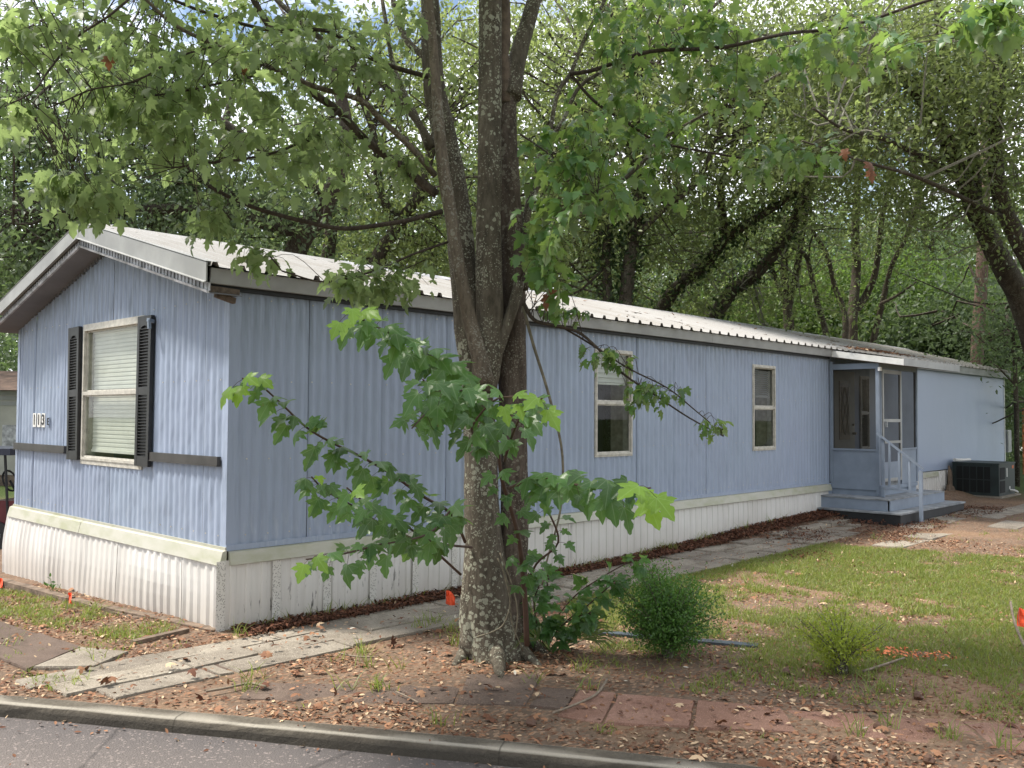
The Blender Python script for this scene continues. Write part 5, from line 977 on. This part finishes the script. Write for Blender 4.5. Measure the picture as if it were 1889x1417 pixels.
# thicket and understory: nobody could count these stems
def mass(name, label, blobs, mat, ls, n, kind='stuff', twn=0):
    L = []; 
    for (px, py, d, rx, ry, rd, w) in blobs:
        m = int(n*w); nc = max(8, m//60); v = rdir(nc)*(rng.random(nc)**.4)[:, None]; C = np.array([W3(px+a[0]*rx, py+a[1]*ry, d+a[2]*rd) for a in v])
        k = rng.integers(0, nc, m); L.append(C[k]+rng.normal(size=(m, 3))*np.array([.38, .38, .28])*(1+d/40))
    pos = np.vstack(L); pos = pos[pos[:, 2] > -.05]; m = len(pos)
    return leafmesh(name, [stamp(DL, pos, rdir(m)+np.array([0, 0, -.3]), rdir(m)*.8+np.array([0, 0, .8]), ls*rng.uniform(.6, 1.5, m))], M[mat], None, label=label, category='thicket', kind=kind) if False else obj(name, np_mesh(name, *(lambda q: (q[0], q[1]))(stamp(DL, pos, rdir(m)+np.array([0, 0, -.3]), rdir(m)*.8+np.array([0, 0, .8]), ls*rng.uniform(.6, 1.5, m))), M[mat]), kind=kind, label=label, cat='thicket')
mass('bamboo_thicket', 'bright green thicket of thin leaves behind the far half of the roof', [(1400, 590, 27, 130, 50, 1.5, .22), (1530, 560, 28, 150, 70, 1.5, .26), (1680, 560, 28, 130, 80, 1.5, .26), (1780, 620, 27, 100, 80, 1.5, .14), (1640, 640, 26.5, 150, 40, 1, .12)], 'bamboo', .115, 52000)
mass('understory_scrub', 'mixed dark scrub growing low along the far tree line', [(1700, 640, 25.5, 130, 45, .8, .2), (1780, 600, 25.5, 60, 60, .8, .1), (1150, 600, 30, 220, 60, 2, .15), (700, 560, 30, 280, 70, 2, .2), (10, 640, 34, 120, 70, 3, .15), (1890, 800, 33, 90, 70, 2, .15), (1860, 720, 30, 60, 80, 2, .15)], 'oakdark', .17, 30000)
mass('far_woods', 'pale mass of distant woods closing the view behind all the trees', [(200, 500, 50, 500, 200, 4, .2), (900, 500, 50, 450, 210, 4, .25), (1500, 540, 50, 420, 170, 4, .3), (2000, 520, 48, 300, 230, 4, .15), (-150, 520, 46, 200, 200, 4, .1)], 'oakdark', .40, 80000)

# ================= GROUND COVER =================
lawn = [GZ(*q)[:2] for q in ((1040, 1075), (1180, 1040), (1330, 1010), (1480, 1003), (1640, 1016), (1889, 1036), (2300, 1050), (2700, 1250), (2100, 1370), (1750, 1315), (1500, 1295), (1300, 1285), (1150, 1240), (1060, 1180))]
leftp = [GZ(q[0], q[1], -.08)[:2] for q in ((-60, 1075), (60, 1090), (150, 1120), (250, 1150), (330, 1185), (240, 1205), (140, 1190), (20, 1150), (-80, 1140))]
farl = [GZ(*q)[:2] for q in ((1700, 930), (1900, 920), (2300, 930), (2400, 980), (1880, 965))]
def scatter(n, x0, x1, y0, y1): return rng.uniform(x0, x1, n), rng.uniform(y0, y1, n)
def on_slabs(x, y):
    m = (y > -1.18) & (y < -.36) & (x > -1.3) & (x < 12); return m
FRX = [np.array([on_ground(*c)[:2] for c in q]) for q in (((280, 1255), (470, 1240), (998, 1248), (1400, 1304), (1930, 1338), (1990, 1394), (1470, 1354), (1110, 1338), (842, 1302), (440, 1292)),)]
def blades(x, y, h, w, lean=.5):
    n = len(x); z = ground(x, y)-.004; a = rng.uniform(0, 6.283, n); dx, dy = np.cos(a), np.sin(a); l = rng.uniform(.1, lean, n)*h; b = rng.uniform(0, 6.283, n)
    V = np.zeros((n, 5, 3)); bx, by = np.cos(b), np.sin(b)
    for k, (s, hh, ww) in enumerate(((-1, 0, 1), (1, 0, 1), (1, .55, .75), (-1, .55, .75), (0, 1, 0))):
        V[:, k, 0] = x+dx*s*ww*w/2+bx*l*hh**1.8*1.6; V[:, k, 1] = y+dy*s*ww*w/2+by*l*hh**1.8*1.6; V[:, k, 2] = z+h*hh*(1-.25*(l/h)*hh)
    Vq = V.reshape(-1, 3); i = np.arange(n)*5; Fc = np.concatenate([np.stack([i, i+1, i+2, i+3], 1), np.stack([i+3, i+2, i+4, i+4], 1)])
    T = np.concatenate([np.stack([i, i+1, i+2], 1), np.stack([i, i+2, i+3], 1), np.stack([i+3, i+2, i+4], 1)]); return Vq, T
x, y = scatter(1000000, -2.5, 13, -7.5, 3.6); dens = np.zeros(len(x)); nn = fbm(x*1.1+5, y*1.1, 4); n2 = fbm(x*4+3, y*4, 3)
il = in_poly(x, y, lawn); inl = in_poly(x, y, leftp)
fr = smooth(1.2, 3.4, (x-kerb_x(y))*.874)
dens = np.where(il, np.clip(smooth(.44, .60, nn*.55+n2*.45+.10*fr+.06*smooth(4, 8, x))*1.1, .05, 1)*(.25+.75*smooth(.9, 2.4, (x-kerb_x(y))*.874)), 0); dens = np.where(inl, smooth(.36, .60, nn*.5+n2*.5)*.75, dens)
dens = np.where(~il & ~inl & (x-kerb_x(y) > .35), smooth(.60, .72, n2*.7+nn*.3)*.22, dens); dens = np.where(on_slabs(x, y) | ((y > -.36) & (x > -.1) & (y < 5)), dens*.0, dens)
dens = np.where(in_poly(x, y, FRX[0]), dens*.04, dens); dens = np.where(x-kerb_x(y) < .28, 0, dens)
dens = np.where((y < -1.3) & (y > -2.5) & (x > 8.5), dens*.15, dens)
dens = np.where(x-kerb_x(y) < .2, 0, dens); keep = rng.random(len(x)) < dens*.9; x, y = x[keep], y[keep]; h = rng.uniform(.022, .062, len(x))*(.7+.6*fbm(x*2, y*2, 2)); print('blades', len(x))
V, T = blades(x, y, h, .0068, .9); obj('grass', np_mesh('grass', V, T, M['grass']), kind='stuff', label='short patchy green grass of the yard', cat='grass')
xs_, ys_ = [], []
for k in range(170):                                             # taller tufts and weeds
    a, b_ = scatter(1, -2, 9, -6.5, 3); a, b_ = a[0], b_[0]
    if a-kerb_x(b_) < .3 or on_slabs(a, b_) or (b_ > -.2 and a > -.15): continue
    m = rng.integers(8, 26); xs_ += list(a+rng.normal(size=m)*.035); ys_ += list(b_+rng.normal(size=m)*.035)
for k in range(60):                                              # along the skirting
    a = rng.uniform(.2, 9); m = rng.integers(3, 9); xs_ += list(a+rng.normal(size=m)*.03); ys_ += list(-.12+rng.normal(size=m)*.02)
for (a, b_) in ((640, 1118), (620, 1112), (800, 1085), (1210, 1005), (1045, 1035), (830, 1165), (845, 1190), (800, 1150), (780, 1160)):
    q = on_ground(a, b_); m = 26; xs_ += list(q[0]+rng.normal(size=m)*.05); ys_ += list(q[1]+rng.normal(size=m)*.04)
xs_, ys_ = np.array(xs_), np.array(ys_); V, T = blades(xs_, ys_, rng.uniform(.06, .17, len(xs_)), .007, 1.0); obj('weeds', np_mesh('weeds', V, T, M['grass']), kind='stuff', label='taller weed tufts dotted over the bare soil', cat='weeds')
# fallen leaves and mulch
def litter(name, n, x0, x1, y0, y1, densf, size, mat, label, lift=.008, proto=DL, flat=1.0, cat='leaf litter'):
    x, y = scatter(n, x0, x1, y0, y1); k = rng.random(n) < densf(x, y); x, y = x[k], y[k]; m = len(x); z = ground(x, y)+lift*rng.random(m)+.003
    s_ = (x-kerb_x(y))*.866; z = np.where((s_ < .15) & (s_ > .0), .028, z); z = np.where(s_ < -.03, -.048+.03*smooth(0, -2.5, s_), z)
    z = np.where(on_slabs(x, y), z+.035, z); z = np.where(in_poly(x, y, FRX[0]), z+.014, z)
    tip = rdir(m); tip[:, 2] *= .35; u = rdir(m)*.45+np.array([0, 0, 1.]); V, Fc = stamp(proto, np.stack([x, y, z], 1), tip, u, size*rng.uniform(.5, 1.5, m)); print(name, m)
    obj(name, np_mesh(name, V, Fc, M[mat]), kind='stuff', label=label, cat=cat)
def dl(x, y):
    s = x-kerb_x(y); d = .25+.6*smooth(.35, .65, fbm(x*1.7, y*1.7+9, 3)); d = np.where(in_poly(x, y, lawn), d*.4, d); d = np.where(on_slabs(x, y), .05, d); d = np.where(in_poly(x, y, FRX[0]), .10, d)
    d = d+.5*smooth(.55, .25, s)*smooth(.35, .6, fbm(x*2, y*2, 2)); d = np.where(s < .2, .05, d); d = np.where(s < .14, .02, d); d = np.where((s < -.0) & (s > -.35), .10*smooth(-.35, -.02, s)+.004, d); d = np.where(s < -.35, .003, d); d = np.where((y > -.2) & (x > -.1), 0, d); return d
litter('fallen_leaves', 230000, -2.6, 9.5, -7.2, 3.6, dl, .030, 'litter', 'brown fallen leaves scattered over the soil, paving and kerb')
litter('mulch_strip', 26000, .0, 12.5, -.42, -.05, lambda x, y: np.where(x > 10.4, .2, .95), .034, 'mulch', 'reddish brown mulch strip along the foot of the white skirting', .03, cat='mulch')
litter('mulch_scatter', 14000, 6.5, 14, -1.9, -.3, lambda x, y: .8*smooth(.45, .62, fbm(x*1.3, y*1.3, 3)), .034, 'mulch', 'dark mulch chips strewn over the paving near the porch', .03, cat='mulch')
litter('roof_leaves', 0+1, 0, 1, 0, 1, lambda x, y: x*0+1, .001, 'litter', 'x') if False else None
litter('whole_leaves', 3000, -2.4, 8, -7, 3, lambda x, y: np.where(in_poly(x, y, lawn), .12, .5)*(x-kerb_x(y) > .1)*~((y > -.1) & (x > -.1)), .055, 'litter', 'larger curled brown leaves among the litter', .02, LL[1])
# leaves and twigs fallen on the roof
def roofz2(x, y): return EZ+(RZ-EZ)*(y-EY)/(Wd/2-EY)+.028
n = 620; x = np.concatenate([rng.normal(11.6, .6, 420), rng.uniform(4, 19, 200)]); y = np.concatenate([-.25-np.abs(rng.normal(0, .30, 420)), rng.uniform(0, 2.2, 200)]); z = np.where(y < -.13, 2.855+.17*(y+.15), roofz2(x, y))
V, Fc = stamp(DL, np.stack([x, y, z+.01], 1), rdir(n)*np.array([1, 1, .2]), rdir(n)*.3+np.array([0, 0, 1.]), rng.uniform(.04, .09, n)); obj('roof_litter', np_mesh('roof_litter', V, Fc, M['litter']), kind='stuff', label='rust brown leaves piled on the roof above the porch', cat='leaf litter')
b = MB()
for k in range(46):
    a = rng.uniform(6, 18); c = rng.uniform(.1, 2.1); P = [(a, c, roofz2(a, c))]; dx, dy = rng.uniform(.15, .55), rng.uniform(-.3, .12)
    for j in range(3): a += dx/3+rng.normal()*.03; c += dy/3+rng.normal()*.03; P.append((a, c, roofz2(a, c)+.005))
    b.tube(P, .009, 4)
props(b.build('roof_twigs', M['wood'], None, kind='stuff'), 'thin dark twigs lying on the far half of the white roof', 'twigs')
# single sticks on the ground
for k, (pts, r, lab) in enumerate((([(1020, 1325), (1060, 1310), (1100, 1290), (1120, 1262)], .008, 'curved brown twig lying over the red slabs'), ([(1592, 1247), (1620, 1238), (1650, 1228), (1668, 1222)], .009, 'crooked pale stick on the grass right of the yellow shrub'), ([(380, 1285), (420, 1278), (460, 1270), (490, 1276)], .008, 'long thin twig in the leaf litter near the kerb'),
        ([(1865, 1170), (1872, 1190), (1889, 1210), (1910, 1225)], .010, 'grey stick standing at the right edge of the lawn'), ([(625, 1213), (655, 1219), (690, 1221)], .006, 'short straight twig on the soil left of the maple'), ([(730, 1285), (752, 1295), (772, 1306)], .005, 'pale splinter lying on the dark slab'))):
    P = np.array([on_ground(*q) for q in pts]); P[:, 2] += .03; 
    if k == 3: P[0, 2] += .22; P[1, 2] += .14; P[2, 2] += .05
    b = MB(); b.tube(crom(P, 3), r, 5, .2); props(b.build('stick', M['twig'], None, True), lab, 'stick', 'sticks lying about')
litter('pale_fragments', 1500, -1.8, 6, -7, 1, lambda x, y: np.where(x-kerb_x(y) > -1.2, .09, 0), .035, 'paleleaf', 'bleached leaf scraps on kerb, road and soil', .006)
# pine cones / round stones
for k, (a, c, s_) in enumerate(((1450, 1245, .03), (1692, 1290, .03), (1618, 1347, .022), (1712, 1410, .03), (1535, 1405, .025), (978, 1340, .028))):
    p = on_ground(a, c); b = MB(); b.tube([p+[0, 0, -.005], p+[.004, 0, .012], p+[.01, 0, .03], p+[.015, 0, .045]], [s_*.5, s_, s_*.8, s_*.2], 8, .5); props(b.build('pine_cone', M['seat'], None, loc=tuple(p)), ('small dark pine cone on the grass left of the yellow shrub', 'dark pine cone on the lawn right of the yellow shrub', 'tiny pine cone on the reddish soil', 'pine cone by the kerb at the lower right', 'pine cone near the kerb below the yellow shrub', 'reddish pine cone below the red slabs')[k], 'pine cone')
# timber edging along the gable end, blue plank
for k, (q0, q1) in enumerate((((-10, 1070), (130, 1108)), ((136, 1110), (262, 1146)), ((200, 1125), (400, 1168)))):
    a, c = GZ(*q0, -.08+.03*k), GZ(*q1, -.05+.02*k); b = MB(); b.bar(a, c, .09, .06); o = b.build('timber_edging', M['oldwood'], None, loc=tuple(a)); props(o, ('leftmost weathered timber along the foot of the gable skirting', 'middle weathered timber along the foot of the gable skirting', 'weathered timber edging ending at the corner of the home')[k], 'timber')
b = MB(); a, c = on_ground(245, 1188), on_ground(345, 1166); b.bar(a+[0, 0, .01], c+[0, 0, .015], .06, .03); props(b.build('board', M['oldwood'], None, loc=tuple(a)), 'short flat board lying near the corner of the home', 'board')
a, c = on_ground(1085, 1168), on_ground(1398, 1193); b = MB(); b.bar(a+[0, 0, .012], c+[0, 0, .004], .09, .02); props(b.build('blue_plank', M['slate'], None, loc=tuple(a)), 'dull blue grey plank lying on the ground behind the green shrub', 'plank')
# survey flags
def flag(px, py, hpx, wpx, lab, lean=0):
    p = on_ground(px, py); d = float((p-CAM)@fw); h = hpx/F*d; w = wpx/F*d; root = empty('marking_flag', tuple(p), lab, 'flag', 'orange marking flags')
    b = MB(); t = p+[0, 0, h]+rt*lean; b.tube([p, t], .0016, 5); b.build('wire', M['steel'], root)
    b = MB(); n = 5; V = []
    for i in range(n):
        u = i/(n-1); 
        for z in (0, .45, 1): V.append(t+rt*w*u*.8-rt*.0+fw*.03*math.sin(u*4+z*2)-np.array([0, 0, z*min(h*.8, w*1.35)*(1-.15*u)+u*u*w*.5]))
    b.add(V, [(i*3+j, i*3+j+1, (i+1)*3+j+1, (i+1)*3+j) for i in range(n-1) for j in range(2)]); b.build('flag', M['orange'], root)
flag(124, 1130, 36, 12, 'small orange marking flag in the grass before the gable skirting'); flag(822, 1122, 32, 22, 'orange marking flag beside the left foot of the maple'); flag(-4, 1085, 18, 14, 'orange marking flag cut by the left edge of the picture'); flag(1880, 1180, 58, 26, 'orange marking flag at the right edge of the lawn')
# sprayed orange marks on the grass
n = 330; c = on_ground(1680, 1212); e = on_ground(1755, 1220); s0 = on_ground(1595, 1206); t = rng.random(n); P = s0+(e-s0)*t[:, None]+rng.normal(size=(n, 3))*.06; keepm = np.sin(t*23)+rng.normal(size=n)*.4 > -.1; P = P[keepm]; n = len(P); P[:, 2] = ground(P[:, 0], P[:, 1])+.02+rng.random(n)*.02
V, Fc = stamp(DL, P, rdir(n)*np.array([1, 1, .3]), rdir(n)*.3+np.array([0, 0, 1.]), rng.uniform(.02, .045, n)); obj('sprayed_grass', np_mesh('sprayed_grass', V, Fc, M['spray']), kind='stuff', label='grass sprayed with an orange marking line right of the yellow shrub', cat='paint mark')
# seedlings at the skirting
for k, (a, c, hp, lab) in enumerate(((100, 1100, 34, 'seedling growing against the gable skirting'), (588, 1122, 34, 'leafy weed at the foot of the skirting left of the maple'), (745, 1095, 24, 'small weed by the skirting behind the hanging leaves'), (1040, 1030, 26, 'weed at the skirting just right of the maple'))):
    p = on_ground(a, c); d = float((p-CAM)@fw); h = hp/F*d; root = empty('seedling', tuple(p), lab, 'weed', 'weeds along the skirting'); b = MB()
    for s_ in range(4):
        e = p+np.array([rng.normal()*.05, rng.normal()*.05, h*rng.uniform(.6, 1)]); b.tube([p, (p+e)/2+rdir(1)[0]*.01, e], .002, 4)
        for j in range(5):
            t = rng.uniform(.4, 1); hero = p+(e-p)*t; L_ = stamp(DL, np.array([hero]), np.array([norm(rdir(1)[0]+[0, 0, .2])]), np.array([norm(rdir(1)[0]+[0, 0, 1])]), np.array([.045])); leafmesh('leaf', [L_], M['holly'], root)
    b.build('stem', M['palm'], root)
